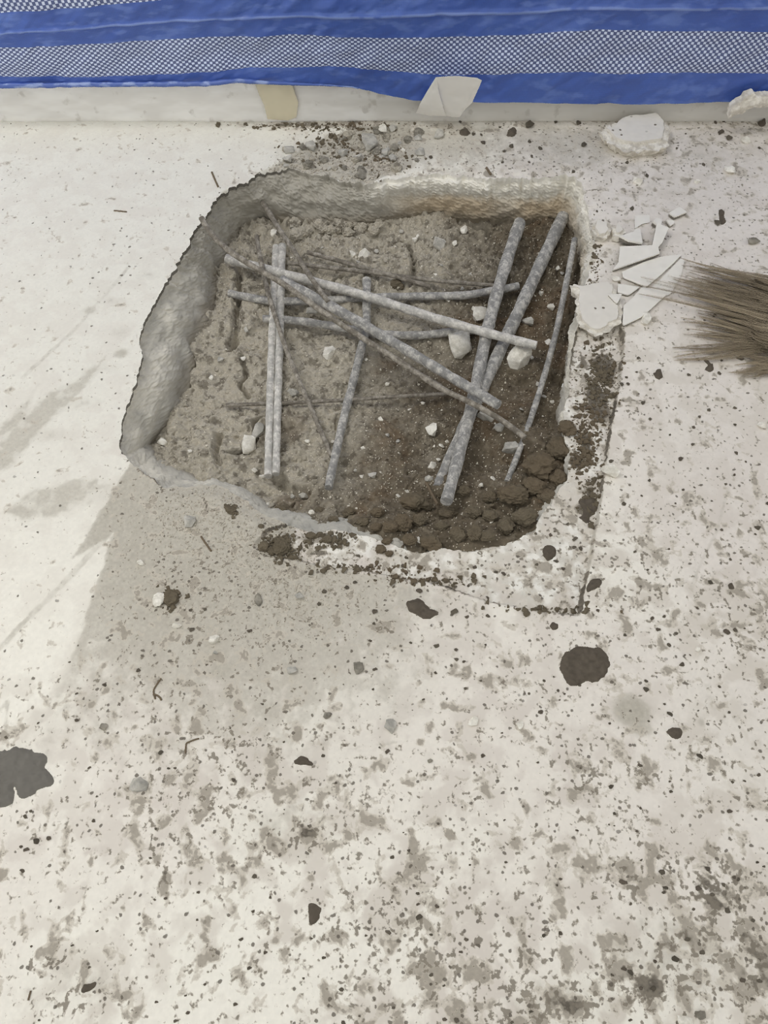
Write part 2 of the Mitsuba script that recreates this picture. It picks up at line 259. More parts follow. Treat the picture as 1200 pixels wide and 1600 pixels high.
def floor_masks(p):
    v0 = p[:, 1]
    clean = sdist(xy([(-700, 150), (420, 150), (520, 205), (340, 300), (180, 700), (205, 727), (140, 840), (180, 835), (150, 930), (105, 1045), (0, 1095), (-700, 1300)]), p) + 0.03 * N(p, 14, 4, 31)
    clean = sstep(0.03, -0.03, clean)
    dirt = 0.40 + 0.42 * N(p, 5, 3, 30)
    dirt = dirt * (1 - 0.78 * clean)
    dirt = np.maximum(dirt, blobs(p, [(1110,1390,120,85,1.0),(1060,1470,150,70,.88),(1010,1540,170,70,.96),(880,1570,150,60,.95),(1180,1500,90,140,.92),(905,1215,80,75,.82),(960,1240,50,60,.78),(985,1370,70,55,.86),(1040,1340,60,40,.9),(1120,1170,100,100,.66),(830,1500,60,60,.8),(1000,1200,60,60,.7),
        (75,1500,50,30,.9),(120,1570,80,40,.9),(140,1520,40,40,.8),(480,1300,60,40,.92),(430,1320,50,36,.9),(400,1350,50,30,.7),(500,1250,40,30,.7),(350,1270,60,26,.7),(235,1120,22,90,.75),(247,1300,14,60,.7),(256,1375,16,36,.9),(230,1500,16,60,.75),(150,1330,34,14,.8),
        (60,1300,40,30,.75),(95,1290,30,18,.85),(130,1420,16,50,.7),(330,1500,40,40,.65),(250,1470,40,22,.72),(600,980,40,22,.68),(550,960,20,40,.6),(500,1130,60,40,.62),(520,1160,60,20,.7),(430,1020,60,80,.55),(330,900,140,90,.55),(300,1000,100,70,.6),
        (700,1490,50,24,.6),(770,1500,40,60,.68),(660,1390,40,40,.6),(570,1490,30,30,.6),(640,1340,40,20,.6),(735,1180,30,40,.55),(640,1160,40,20,.55),(1130,690,60,28,.62),(1000,620,40,18,.66),(985,640,26,14,.7),(1060,920,80,40,.55),(1000,980,80,60,.52),(950,940,40,20,.6),
        (1150,930,50,60,.55),(470,195,120,9,.95),(560,190,90,9,.9),(700,200,60,14,.66),(800,195,80,10,.6),(1000,195,120,12,.5),(1160,190,60,14,.75),(560,225,60,30,.8),(600,250,50,20,.7),(640,215,30,20,.7)]))
    dirt = np.maximum(dirt, blobs(p, [(946,570,24,40,1.45),(936,620,24,48,1.5),(918,690,18,32,1.3),(903,718,22,20,1.25),(925,775,12,34,1.25),(914,792,20,18,1.25),(912,560,14,20,1.1),(855,790,14,12,1.0),(885,705,30,20,1.0),(438,850,26,24,1.4),(520,838,40,16,1.15),(500,860,40,10,1.1),(610,860,20,10,1.1),(600,855,22,14,.95),(660,905,70,12,.85),(560,885,90,8,.95),(850,948,80,8,.8),(900,930,20,24,.75),(640,870,70,14,.75),(720,870,80,14,.62),(410,865,40,10,.9),(362,797,14,12,1.0),(940,480,20,20,.8),(1000,195,20,8,.8)]))
    rec = sdist(RECESS, p); dirt = np.where(rec < 0, np.maximum(dirt, 0.52), dirt)
    dirt = np.maximum(dirt, line(p, [(235,1090),(236,1240),(238,1330),(255,1385),(262,1410)], .004, .75, 3))
    dirt = np.maximum(dirt, line(p, [(225,1420),(222,1600)], .003, .6, 3))
    dust = area(p, [(202,724),(137,835),(112,872),(140,858),(178,832),(165,880),(150,925),(128,975),(92,1060),(40,1120),(-60,1180),(-60,1500),(900,1500),(900,1000),(640,905),(500,884),(440,868),(560,790),(430,740),(300,690),(198,700)], 1.0, .005, .014, 40)
    d2 = cKDTree(dense(xy([(230,770),(300,860),(420,880)]), .003, False)).query(p)[0]
    dust *= sstep(0.36, 0.02, d2 + 0.10 * N(p, 20, 4, 44)) ** 0.8
    for k, pts in enumerate([[(-30,720),(50,640),(105,600),(165,556),(160,578),(95,648),(40,705),(-30,760)], [(5,800),(50,765),(108,750),(150,752),(128,785),(95,806),(30,818)], [(-20,690),(20,650),(60,600),(40,650),(-20,715)]]): dust = np.maximum(dust, area(p, pts, .62, .010, .022, 60 + k))
    dust = np.maximum(dust, blobs(p, [(40,680,90,16,.5),(110,630,60,14,.45),(160,575,40,12,.35),(140,770,110,26,.42),(60,800,70,16,.35),(190,520,20,14,.45),(140,485,16,10,.6),(190,552,14,9,.8),(170,470,50,10,.3),(230,430,30,12,.35),
        (345,1045,26,24,1.3),(1000,420,70,60,.55),(988,1112,30,26,1.5),(998,1138,24,14,1.0),(1095,1128,10,10,.6),(860,1040,30,30,.2),(960,930,90,30,.28),(700,225,210,55,.72),(900,225,240,60,.68),(1120,240,140,60,.45),(560,190,330,10,.75),(1000,190,330,12,.6),(800,188,500,7,.7),(480,240,60,26,.6),(1050,300,140,60,.36),(900,250,120,40,.4),(1100,700,120,160,.22),(1130,1120,120,200,.25),(430,1130,240,130,.42),(640,1000,160,60,.34),(440,1290,120,70,.45),(1060,1500,160,110,.5),(120,1540,90,60,.4),(880,1570,130,60,.5)]))
    dust = np.maximum(dust, area(p, TOPPX, .95, .004, .008, 50))
    dust = np.maximum(dust, line(p, [(35,590),(120,512),(143,484),(170,455),(200,418)], .006, .42, 6))
    dust = np.maximum(dust, line(p, [(0,1012),(60,950),(110,900),(165,840)], .007, .55, 6))
    dust = np.maximum(dust, line(p, [(0,1110),(12,1095),(8,1160)], .004, .5, 6))
    dust = np.maximum(dust, line(p, [(1138,762),(1120,830),(1095,880),(1080,920)], .004, .45, 8))
    dust = np.maximum(dust, line(p, [(1190,575),(1182,625)], .003, .4, 8))
    dust = np.maximum(dust, line(p, [(988,232),(1000,270),(996,320)], .003, .5, 8))
    dust = np.maximum(dust, line(p, [(540,1170),(620,1160)], .003, .4, 8))
    dust = np.where(rec < 0, np.minimum(dust, np.where(p[:, 0] < -0.12, 1, 0.2)), dust)
    e = np.array(RECESS); e = e[(e[:, 1] < .57) | (e[:, 0] > .27)]; e = e[e[:, 0] > -.16]; d = cKDTree(e).query(p)[0]   # dirt caught along the cut line
    dirt = np.maximum(dirt, 1.15 * sstep(.0042, .0010, d + .005 * N(p, 60, 3, 97) + .0014 * sstep(.0, .12, N(p, 11, 2, 98))))
    dust = np.maximum(dust, .75 * (rec < .004) * sstep(.0036, .001, d))
    for pts in CRACKS: dirt = np.maximum(dirt, line(p, pts, .0026, 1.25, 12))
    return np.clip(dirt, 0, 1.3), np.clip(dust, 0, 1)
TOPPX = [(345,300),(385,285),(415,266),(482,226),(552,197),(640,192),(660,230),(640,262),(575,285),(500,330),(400,360)]

def axis(lo, hi, a, b, step):
    mid = np.arange(a, b, step); n1 = max(2, int((a - lo) / 0.03)); n2 = max(2, int((hi - b) / 0.03))
    return np.r_[np.linspace(lo, a, n1, endpoint=False), mid, np.linspace(b, hi, n2)]
WALL_Y = 1.386
gx = axis(-1.7, 1.7, -0.80, 0.80, 0.0023); gy = axis(-0.9, WALL_Y + 0.02, -0.10, WALL_Y - 0.001, 0.0023)
X, Y = np.meshgrid(gx, gy); P = np.stack([X.ravel(), Y.ravel()], 1)
dcut, icut = cKDTree(RIM).query(P); inside = shapely.contains_xy(RIMPOLY, P[:, 0], P[:, 1])
snap = dcut < 0.0016
P[snap] = RIM[icut[snap]]; dead = inside & ~snap
fz = floor_z(P)
rimz = floor_z(RIM + outn * 0.0003)
fz[snap] = rimz[icut[snap]]
idx = np.arange(len(P)).reshape(X.shape)
q = np.stack([idx[:-1, :-1], idx[:-1, 1:], idx[1:, 1:], idx[1:, :-1]], -1).reshape(-1, 4)
f = np.vstack([q[:, [0, 1, 2]], q[:, [0, 2, 3]]])
cen = P[f].mean(1); ok = ~dead[f].any(1) & ~(snap[f].all(1) & shapely.contains_xy(RIMPOLY, cen[:, 0], cen[:, 1])); f = f[ok]
dirt, dust = floor_masks(P)
V = np.column_stack([P, fz])
fm = trimesh.Trimesh(V, f, process=False)
scene['floor'] = mikit.ply(fm, 'floor_mat', True, uv=np.column_stack([dirt, dust]))
tag('floor', 'pale cream dirt-speckled concrete floor with a hole broken through it', 'floor', kind='structure')

# the broken sides of the slab
ROWS = 46
tt = np.linspace(0, 1, ROWS) ** 1.0
rim3 = np.column_stack([RIM, rimz]); rows = []
wid = np.linalg.norm(FOOT[:, :2] - RIM, axis=1)
for t in tt:
    bulge = 0.20 * np.sin(t * math.pi) * np.clip(wid, 0, 0.03)
    h = t if t < 0.0 else t
    horiz = np.clip((t - 0.05) / 0.95, 0, 1) ** 1.15           # a short upright lip first
    p = rim3.copy(); p[:, :2] = RIM + (FOOT[:, :2] - RIM) * horiz; p[:, 2] = rimz + (FOOT[:, 2] - rimz) * (0.05 + 0.95 * t if t > 0 else 0) + bulge
    rows.append(p)
G = np.array(rows); outn3 = np.column_stack([outn, np.zeros(len(outn))])[None]
amp = (sstep(0.0, 0.12, tt))[:, None]
nn = np.column_stack([-outn, np.full(len(RIM), 0.6)]); nn /= np.linalg.norm(nn, axis=1, keepdims=True)
bk_ = (sstep(0.98, 1.03, G[..., 1]) * 1.0)
G += nn[None] * (amp * (0.034 * N(G, 13, 3, 21) + (0.013 + 0.006*bk_) * N(G, 48, 3, 22) + (0.0055 + 0.005*bk_) * N(G * [1, 1, 2.2], 190, 3, 23)))[..., None]
G = np.concatenate([G, G[-1:] + outn3 * .004 - [0, 0, .02], G[-1:] + outn3 * .01 - [0, 0, .06]]); ROWS += 2; tt = np.r_[tt, 1, 1]
m = len(RIM); idw = np.arange(ROWS * m).reshape(ROWS, m); nx = np.roll(idw, -1, 1)
q = np.stack([idw[:-1], nx[:-1], nx[1:], idw[1:]], -1).reshape(-1, 4)
wm = trimesh.Trimesh(G.reshape(-1, 3), np.vstack([q[:, [0, 2, 1]], q[:, [0, 3, 2]]]), process=False)
uvw = np.stack([np.broadcast_to(u0[None], (ROWS, m)), np.broadcast_to(tt[:, None], (ROWS, m))], -1).reshape(-1, 2)
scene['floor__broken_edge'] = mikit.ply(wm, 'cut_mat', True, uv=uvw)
labels['floor__broken_edge'] = {'label': 'rough grey broken concrete side of the hole'}

# ------------------------------------------------------------------ soil in the hole
SC = [(380,370,-.088),(450,360,-.083),(560,355,-.085),(660,350,-.085),(760,355,-.09),(870,360,-.09),(360,450,-.088),(340,520,-.085),(320,580,-.085),(300,640,-.083),(260,690,-.082),(300,700,-.07),(330,735,-.060),(300,740,-.066),(290,742,-.07),(360,650,-.078),(330,690,-.070),(400,560,-.084),(400,700,-.070),(370,745,-.064),(420,770,-.062),
 (500,500,-.088),(600,500,-.09),(700,500,-.09),(800,500,-.09),(880,480,-.086),(880,580,-.08),(860,650,-.058),(800,600,-.085),(700,600,-.088),(600,620,-.085),(500,620,-.084),(470,700,-.076),(560,720,-.072),(650,720,-.068),(740,720,-.062),(800,720,-.048),(850,700,-.032),(885,690,-.022),(880,740,-.018),(850,770,-.014),(840,810,-.018),(800,790,-.022),(740,780,-.034),(680,780,-.038),(620,780,-.044),(550,780,-.050),(490,790,-.052),(440,800,-.045),(500,820,-.030),(560,822,-.026),(610,835,-.016),(650,850,-.008),(700,845,-.010),(750,845,-.012),(800,840,-.014)]
SCP = np.array([[*at(u, v, z)[:2], z] for u, v, z in SC])
def soil_base(p):
    d = np.linalg.norm(p[:, None, :] - SCP[None, :, :2], axis=2) + 0.012
    w = d ** -3.2; return (w * SCP[None, :, 2]).sum(1) / w.sum(1)
GAPS = [(dense(xy(px, -.085), .003, False), w) for px, w in [([(372,400),(374,430),(372,470),(368,520),(362,548)], .010), ([(378,560),(386,585),(374,600),(388,620)], .006), ([(536,426),(526,434),(514,444)], .005), ([(640,378),(648,400),(644,440)], .008), ([(344,690),(342,715),(346,735)], .009), ([(420,652),(398,665),(402,690),(385,715),(360,722)], .006), ([(700,330),(720,345),(760,350)], .012), ([(440,760),(455,775),(480,785)], .013)]]
def soil_z(p):
    p = np.atleast_2d(p)[:, :2]
    near = sstep(0.66, 0.58, p[:, 1]) * 0.5 + 0.5
    left = sstep(0.0, -0.12, p[:, 0])
    z = soil_base(p) + 0.030 * N(p, 15, 2, 51) + (0.015 + 0.008 * left) * N(p, 52, 4, 52) + 0.008 * N(p, 200, 3, 53)
    crack = np.abs(N(p, 20, 2, 54)); z -= 0.010 * sstep(0.010, 0.0, crack) * sstep(.02, .10, N(p, 14, 2, 57)) * (0.4 + 0.6 * left)
    for ln, w in GAPS: z -= 0.022 * sstep(w, 0.0, cKDTree(ln).query(p)[0] + .4 * w * N(p, 90, 2, 58))
    rubble = sstep(0.97, 1.02, p[:, 1] + 0.1 * N(p, 30, 2, 55)); z += rubble * (0.030 * np.abs(N(p, 75, 3, 56)) - 0.004)
    return z
sx = np.arange(RIM[:, 0].min() - .004, RIM[:, 0].max() + .004, 0.0017); sy = np.arange(RIM[:, 1].min() - .004, RIM[:, 1].max() + .004, 0.0017)
X2, Y2 = np.meshgrid(sx, sy); P2 = np.stack([X2.ravel(), Y2.ravel()], 1)
keep = shapely.contains_xy(RIMPOLY.buffer(0.003), P2[:, 0], P2[:, 1])
z2 = np.full(len(P2), -0.1); z2[keep] = np.concatenate([soil_z(c) for c in np.array_split(P2[keep], 12)])
de = cKDTree(RIM).query(P2)[0]; z2 = np.where(de < 0.012, np.minimum(z2, -0.004 - 0.25 * (0.012 - de)), z2)
idx = np.arange(len(P2)).reshape(X2.shape); q = np.stack([idx[:-1, :-1], idx[:-1, 1:], idx[1:, 1:], idx[1:, :-1]], -1).reshape(-1, 4)
f = np.vstack([q[:, [0, 1, 2]], q[:, [0, 2, 3]]]); f = f[keep[f].all(1)]
sm = trimesh.Trimesh(np.column_stack([P2, z2]), f, process=False); sm.remove_unreferenced_vertices()
scene['soil_bed'] = mikit.ply(sm, 'soil_mat', True)
tag('soil_bed', 'grey brown soil filling the bottom of the hole under the bars', 'soil', kind='stuff')

def on_ground(u, v, kind='floor', lift=0.0):
    z = 0.0 if kind == 'floor' else -0.07
    for _ in range(6):
        p = at(u, v, z); z = float((floor_z if kind == 'floor' else soil_z)(p[None, :2])[0]) + lift
    return at(u, v, z)

# ------------------------------------------------------------------ wall, baseboard, tarpaulin
def box(x0, x1, y0, y1, z0, z1):
    m = trimesh.creation.box([x1 - x0, y1 - y0, z1 - z0]); m.apply_translation([(x0 + x1)/2, (y0 + y1)/2, (z0 + z1)/2]); return m
add('wall_back', box(-1.7, 1.7, WALL_Y + 0.012, WALL_Y + 0.12, -0.05, 2.3), 'wall_mat', 'off-white wall behind the hanging blue tarpaulin', 'wall', kind='structure')
bx = np.linspace(-1.7, 1.7, 700); prof = [(0.0, -0.004), (-0.0035, 0.004), (-0.001, 0.012), (0.0, 0.03), (0.0005, 0.08), (0.002, 0.098), (0.006, 0.1), (0.013, 0.1)]
bv = np.array([[x, WALL_Y + a + 0.003 * float(0), z] for a, z in prof for x in bx])
bv[:, 1] += 0.005 * N(bv * [1, 0, 1], 5, 3, 61) + 0.002 * N(bv * [1, 0, 1], 40, 2, 62) - 0.001
idx = np.arange(len(bv)).reshape(len(prof), -1); q = np.stack([idx[:-1, :-1], idx[:-1, 1:], idx[1:, 1:], idx[1:, :-1]], -1).reshape(-1, 4)
add('baseboard_back', (bv, q), 'baseboard_mat', 'scuffed white skirting strip along the foot of the wall', 'baseboard', kind='structure', smooth=True)
TY = WALL_Y - 0.020
def curve(pts):
    w = np.array([at_wall(u, v, TY) for u, v in pts]); return lambda x: np.interp(x, w[:, 0], w[:, 2])
c0 = curve([(-400,135),(0,134),(320,131),(370,127),(450,131),(550,136),(590,146),(640,156),(700,158),(850,161),(1000,164),(1150,160),(1200,157),(1600,150)])
c1 = curve([(-400,122),(0,118),(150,119),(330,114),(390,107),(450,106),(520,102),(560,105),(620,112),(700,119),(800,115),(900,112),(1000,114),(1200,115),(1600,116)])
c2 = curve([(-400,74),(0,73),(100,70),(320,59),(400,57),(460,53),(540,58),(600,60),(700,58),(800,55),(870,48),(930,45),(1050,49),(1200,50),(1600,52)])
c3 = curve([(-400,60),(0,20),(120,12),(245,1),(600,-20),(1200,-34),(1600,-36)])
vrow = np.array([0, .05, .137, .235, 1.0])
xs = np.linspace(-1.25, 1.25, 620); vs = np.r_[np.linspace(0, .25, 70), np.linspace(.256, .80, 90)]
zs = np.array([np.interp(vs, vrow, [c0(x), c1(x), c2(x), c3(x), c3(x) + .765]) for x in xs]).T
TX = np.broadcast_to(xs, zs.shape)
pn = np.stack([TX, zs], -1)
ty = TY + 0.012 * N(np.stack([TX * 3 + zs * 2.0, zs * 5], -1), 1.6, 3, 71) + 0.009 * N(np.stack([TX * 30 - zs * 34, zs * 26 + TX * 10], -1), 1.0, 3, 72) - 0.004 * np.exp(-((np.broadcast_to(vs[:, None], zs.shape) - .182) / .004) ** 2)
ty = np.minimum(ty, WALL_Y - 0.006)
idx = np.arange(zs.size).reshape(zs.shape); q = np.stack([idx[:-1, :-1], idx[:-1, 1:], idx[1:, 1:], idx[1:, :-1]], -1).reshape(-1, 4)
tuv = np.stack([TX + 3.0, np.broadcast_to(vs[:, None], zs.shape)], -1).reshape(-1, 2)
scene['tarpaulin'] = mikit.ply((np.stack([TX, ty, zs], -1).reshape(-1, 3), q), 'tarp_mat', True, uv=tuv)
tag('tarpaulin', 'crinkled blue plastic tarpaulin with white checked stripes hanging against the wall', 'tarpaulin')

def tube(P_, r, sides=10, seed=0, rough=0.06, cap=True):
    P_ = np.asarray(P_, float); n = len(P_); r = np.broadcast_to(r, (n,))
    t = np.gradient(P_, axis=0); t /= np.linalg.norm(t, axis=1, keepdims=True) + 1e-12
    a = np.cross(t, [0, 0, 1.0]); bad = np.linalg.norm(a, axis=1) < 1e-3; a[bad] = [1, 0, 0]; a /= np.linalg.norm(a, axis=1, keepdims=True); b = np.cross(a, t)
    ang = np.arange(sides) * 2 * math.pi / sides
    d = np.cos(ang)[None, :, None] * a[:, None] + np.sin(ang)[None, :, None] * b[:, None]
    v = P_[:, None] + d * r[:, None, None]
    k = 1 + rough * 2 * N(v, 160, 3, seed) if rough else np.ones(v.shape[:2])
    v = P_[:, None] + d * (r[:, None] * k)[..., None]
    i, j = np.meshgrid(np.arange(n - 1), np.arange(sides), indexing='ij')
    q = np.stack([i*sides + j, i*sides + (j+1) % sides, (i+1)*sides + (j+1) % sides, (i+1)*sides + j], -1).reshape(-1, 4)
    f = np.vstack([q[:, [0, 2, 1]], q[:, [0, 3, 2]]]); v = v.reshape(-1, 3)
    if cap:
        v = np.vstack([v, P_[0] - t[0]*r[0]*.04, P_[-1] + t[-1]*r[-1]*.04]); jj = np.arange(sides)
        f = np.vstack([f, np.column_stack([np.full(sides, n*sides), jj, (jj+1) % sides]), np.column_stack([np.full(sides, n*sides+1), (n-1)*sides + (jj+1) % sides, (n-1)*sides + jj])])
    return trimesh.Trimesh(v, f[:, ::-1], process=False)
def spline(pts, n):
    pts = np.asarray(pts, float); s = np.r_[0, np.cumsum(np.linalg.norm(np.diff(pts[:, :2], axis=0), axis=1))]; t = np.linspace(0, s[-1], n)
    if len(pts) < 3: return np.stack([np.interp(t, s, pts[:, k]) for k in range(pts.shape[1])], 1)
    from scipy.interpolate import PchipInterpolator
    return np.stack([PchipInterpolator(s, pts[:, k])(t) for k in range(pts.shape[1])], 1)
# hem of the tarpaulin turned up along its left half
hx = np.linspace(at_wall(-300, 130, TY)[0], at_wall(560, 130, TY)[0], 160)
hp = np.column_stack([hx, np.full(160, TY - 0.006) + 0.003 * N(np.column_stack([hx, 0*hx]), 20, 3, 75), c0(hx) + 0.004])
hm = tube(hp, 0.0042 * np.interp(hx, [hx[0], hx[-40], hx[-1]], [1, 1, 0.2]), 10, 5, 0.5)
part('tarpaulin', 'hem', hm, 'hem_mat', True, 'lighter turned-up lower hem')

def strip_on_wall(pts, y, th, seed):
    """A thin sheet from a traced outline on an upright plane, given its own thickness."""
    w = np.array([at_wall(u, v, y) for u, v in pts]); pg = Polygon(w[:, [0, 2]])
    m = trimesh.creation.extrude_polygon(pg, th, engine='earcut'); v = m.vertices.copy()
    m.vertices = np.column_stack([v[:, 0], y - v[:, 2], v[:, 1]]); m.invert(); return m
add('tape_strip', strip_on_wall([(398,129),(455,129),(466,160),(463,183),(450,188),(418,186),(413,165),(405,148)], WALL_Y - 0.0062, 0.0006, 1), 'tape_mat', 'yellowed strip of sticky tape on the white skirting below the tarpaulin', 'tape')
# peeling paper in front of the tarpaulin: a sheet leaning out and a fold along its left edge
def sheet(rows_px, ys):
    g = np.array([[at_wall(u, v, y) for u, v in r] for r, y in zip(rows_px, ys)]); n, k = g.shape[:2]
    from scipy.ndimage import zoom
    g = np.stack([zoom(g[..., c], (8, 8), order=1) for c in range(3)], -1); g[..., 1] += 0.004 * N(g, 45, 3, 81)
    n, k = g.shape[:2]; b = g + [0, 0.0008, 0]; idx = np.arange(n*k).reshape(n, k)
    q = np.stack([idx[:-1, :-1], idx[:-1, 1:], idx[1:, 1:], idx[1:, :-1]], -1).reshape(-1, 4)
    ring = np.r_[idx[0], idx[1:, -1], idx[-1, -2::-1], idx[-2:0:-1, 0]]; r2 = np.roll(ring, -1)
    side = np.stack([ring, ring + n*k, r2 + n*k, r2], -1)
    return (np.vstack([g.reshape(-1, 3), b.reshape(-1, 3)]), np.vstack([q, q[:, ::-1] + n*k, side]))
key = tag(numbered('torn_paper'), 'torn white paper flap standing up in front of the blue tarpaulin', 'paper')
part(key, 'sheet', sheet([[(681,121),(715,119),(745,122),(753,126)],[(686,145),(712,145),(738,147),(746,142)],[(692,165),(708,166),(725,167),(738,160)],[(696,181),(708,183),(718,183),(729,168)]], [WALL_Y-.048, WALL_Y-.034, WALL_Y-.022, WALL_Y-.012]), 'paper_mat', True)
part(key, 'fold', sheet([[(681,121),(681.5,121),(682,121)],[(668,142),(674,144),(686,145)],[(656,163),(672,166),(692,166)],[(650,177),(672,181),(697,182)]], [WALL_Y-.048, WALL_Y-.040, WALL_Y-.030, WALL_Y-.016]), 'paper_mat', True, 'creased left fold')

# ------------------------------------------------------------------ plates: mud cakes, shards, chunks
def plate(poly, edge, dome=0.0, width=0.01, rough=0.0, freq=150, cell=0.0025, jag=0.0, seed=0, under=0.0):
    b = dense(poly, cell); b = b + jag * 2 * np.stack([N(b, 130, 3, seed+1), N(b, 130, 3, seed+2)], 1)
    pg = Polygon(b).buffer(0)
    if pg.geom_type != 'Polygon': pg = max(pg.geoms, key=lambda g: g.area)
    b = np.array(pg.exterior.coords)[:-1]
    if not pg.exterior.is_ccw: b = b[::-1]
    x0, y0, x1, y1 = pg.bounds; gx_, gy_ = np.meshgrid(np.arange(x0, x1, cell), np.arange(y0, y1, cell)); g = np.stack([gx_.ravel(), gy_.ravel()], 1)
    g = g + (np.random.default_rng(seed).random(g.shape) - .5) * cell * .3
    inn = pg.buffer(-cell * .5)
    g = g[shapely.contains_xy(inn, g[:, 0], g[:, 1])] if not inn.is_empty else g[:0]
    v = np.vstack([b, g]); tri = Delaunay(v).simplices; c = v[tri].mean(1); tri = tri[shapely.contains_xy(pg, c[:, 0], c[:, 1])]
    A = v[tri]; cr = (A[:, 1, 0]-A[:, 0, 0])*(A[:, 2, 1]-A[:, 0, 1]) - (A[:, 1, 1]-A[:, 0, 1])*(A[:, 2, 0]-A[:, 0, 0]); tri = np.where(cr[:, None] < 0, tri[:, ::-1], tri)[np.abs(cr) > 1e-12]
    d = cKDTree(b).query(v)[0]; d[:len(b)] = 0
    top = edge + dome * sstep(0, width, d) ** 0.6 + rough * 2 * N(v, freq, 4, seed) * (0.4 + 0.6*sstep(0, .004, d))
    top = np.maximum(top, 0.0004); n = len(v); k = np.arange(len(b)); k2 = np.roll(k, -1)
    base = v.copy(); base[:len(b)] -= 0  
    ctr = v.mean(0); bot = ctr + (v - ctr) * (1 - under)
    verts = np.vstack([np.column_stack([v, top]), np.column_stack([bot, np.zeros(n)])])
    side = np.stack([k, k + n, k2 + n, k2], -1); side = np.vstack([side[:, [0, 1, 2]], side[:, [0, 2, 3]]])
    return trimesh.Trimesh(verts, np.vstack([tri, tri[:, ::-1] + n, side]), process=False)
def put(m, z, tilt=(0, 0)):
    c = m.vertices[:, :2].mean(0); m.apply_translation([-c[0], -c[1], 0])
    for a, ax in zip(tilt, ([1, 0, 0], [0, 1, 0])):
        if a: m.apply_transform(trimesh.transformations.rotation_matrix(math.radians(a), ax))
    m.apply_translation([c[0], c[1], z - (m.vertices[:, 2].min() if any(tilt) else 0)]); return m
c89, c49, c01, cb, c9, c12, c48 = crop(800, 900, 3), crop(400, 900, 3), crop(0, 1100, 3), crop(550, 600, 3), crop(900, 500, 4), crop(400, 1200, 3), crop(800, 1200, 3)
MUD = [('mud', c89([(215,415),(245,370),(300,325),(350,330),(380,340),(420,330),(450,370),(460,420),(445,465),(400,495),(340,495),(320,515),(280,510),(245,490),(230,450)]), .0035, 'largest dark brown patch of dried mud on the floor below the hole corner'),
 ('slate', c01([(-40,240),(0,220),(60,208),(120,203),(165,222),(222,240),(220,275),(215,305),(262,345),(255,380),(195,405),(150,435),(110,440),(80,425),(75,385),(65,395),(65,455),(35,485),(-40,490)]), .003, 'flat grey patch of dried mortar with ragged edge at the left of the floor'),
 ('mud', c49([(700,135),(740,105),(775,100),(790,135),(800,150),(830,155),(860,175),(850,185),(810,200),(770,198),(740,180)]), .004, 'dark mud clump with a bite-shaped hollow just below the scraped area'),
 ('mud', c49([(180,865),(205,842),(235,850),(275,880),(255,888),(225,885),(205,893)]), .004, 'small dark wing-shaped mud flake on the bare floor below the hole'),
 ('mud', c12([(235,640),(255,628),(300,645),(303,670),(292,685),(296,712),(270,735),(245,725),(245,690)]), .0018, 'black tooth-shaped stain of mud low on the floor'),
 ('mud', c01([(378,1340),(400,1310),(440,1295),(448,1315),(420,1340),(390,1350)]), .003, 'dark bean-shaped mud flake in the bottom left of the floor'),
 ('mud', cb([(890,760),(930,740),(965,760),(960,800),(930,822),(900,800)]), .005, 'round dark mud blob inside the scraped area right below the hole'),
 ('mud', c89([(722,735),(750,705),(800,720),(790,760),(750,765)]), .004, 'dark round mud blob beside the pale olive stain'),
 ('mud', cb([(1098,960),(1130,915),(1160,908),(1175,925),(1170,955),(1140,958),(1110,975)]), .003, 'dark mud flake on the outer line of the scraped area near its corner'),
 ('mud', c9([(480,360),(500,310),(530,300),(545,340),(530,375)]), .006, 'dark mud lump on the floor between the hole and the broom tips'),
 ('mud', c9([(790,228),(812,236),(835,270),(855,275),(860,310),(830,330),(810,310),(825,285),(800,262)]), .004, 'long dark crooked mud crumb just below the broom bristles'),
 ('mud', c9([(1000,240),(1020,228),(1050,232),(1052,250),(1025,258)]), .005, 'dark oval mud crumb touching the lower broom bristles'),
 ('mud', cb([(1062,530),(1110,522),(1152,515),(1155,600),(1120,615),(1110,640),(1060,615),(1095,600)]), .003, 'square dark mud smear at the right side of the scraped area'),
 ('mud', c89([(175,225),(205,215),(225,240),(205,255),(185,245)]), .003, 'small dark mud flake just outside the corner of the scraped area'),
 ('mud', [(1122,328),(1130,326),(1134,345),(1131,352),(1124,349)], .004, 'dark upright mud streak on the floor above the broom'),
 ('mud', [(1182,196),(1190,186),(1198,192),(1192,200)], .006, 'dark mud lump under the broken lump by the wall'),
 ('mud', [(718,205),(727,200),(736,207),(730,213),(720,212)], .005, 'dark oval mud lump on the floor under the torn paper'),
 ('mud', [(791,210),(797,200),(806,202),(808,210),(801,214),(794,213)], .006, 'dark crumbly mud lump near the wall right of the torn paper')]
for i, (mat, px, th, lab) in enumerate(MUD):
    p = xy(px); z = float(floor_z(p).min())
    for _ in range(2): q_ = np.roll(p, -1, 0); p = np.stack([.75*p + .25*q_, .25*p + .75*q_], 1).reshape(-1, 2)   # round the traced corners
    m = plate(p, 0.0008, th, 0.006, th * 0.55, 200, 0.0012, 0.0030, 100 + i)
    add('dried_mortar' if mat == 'slate' else 'mud_patch', put(m, z - 0.0004), mat + '_mat', lab, 'mortar' if mat == 'slate' else 'mud', smooth=40)
cs = crop(900, 330, 6)
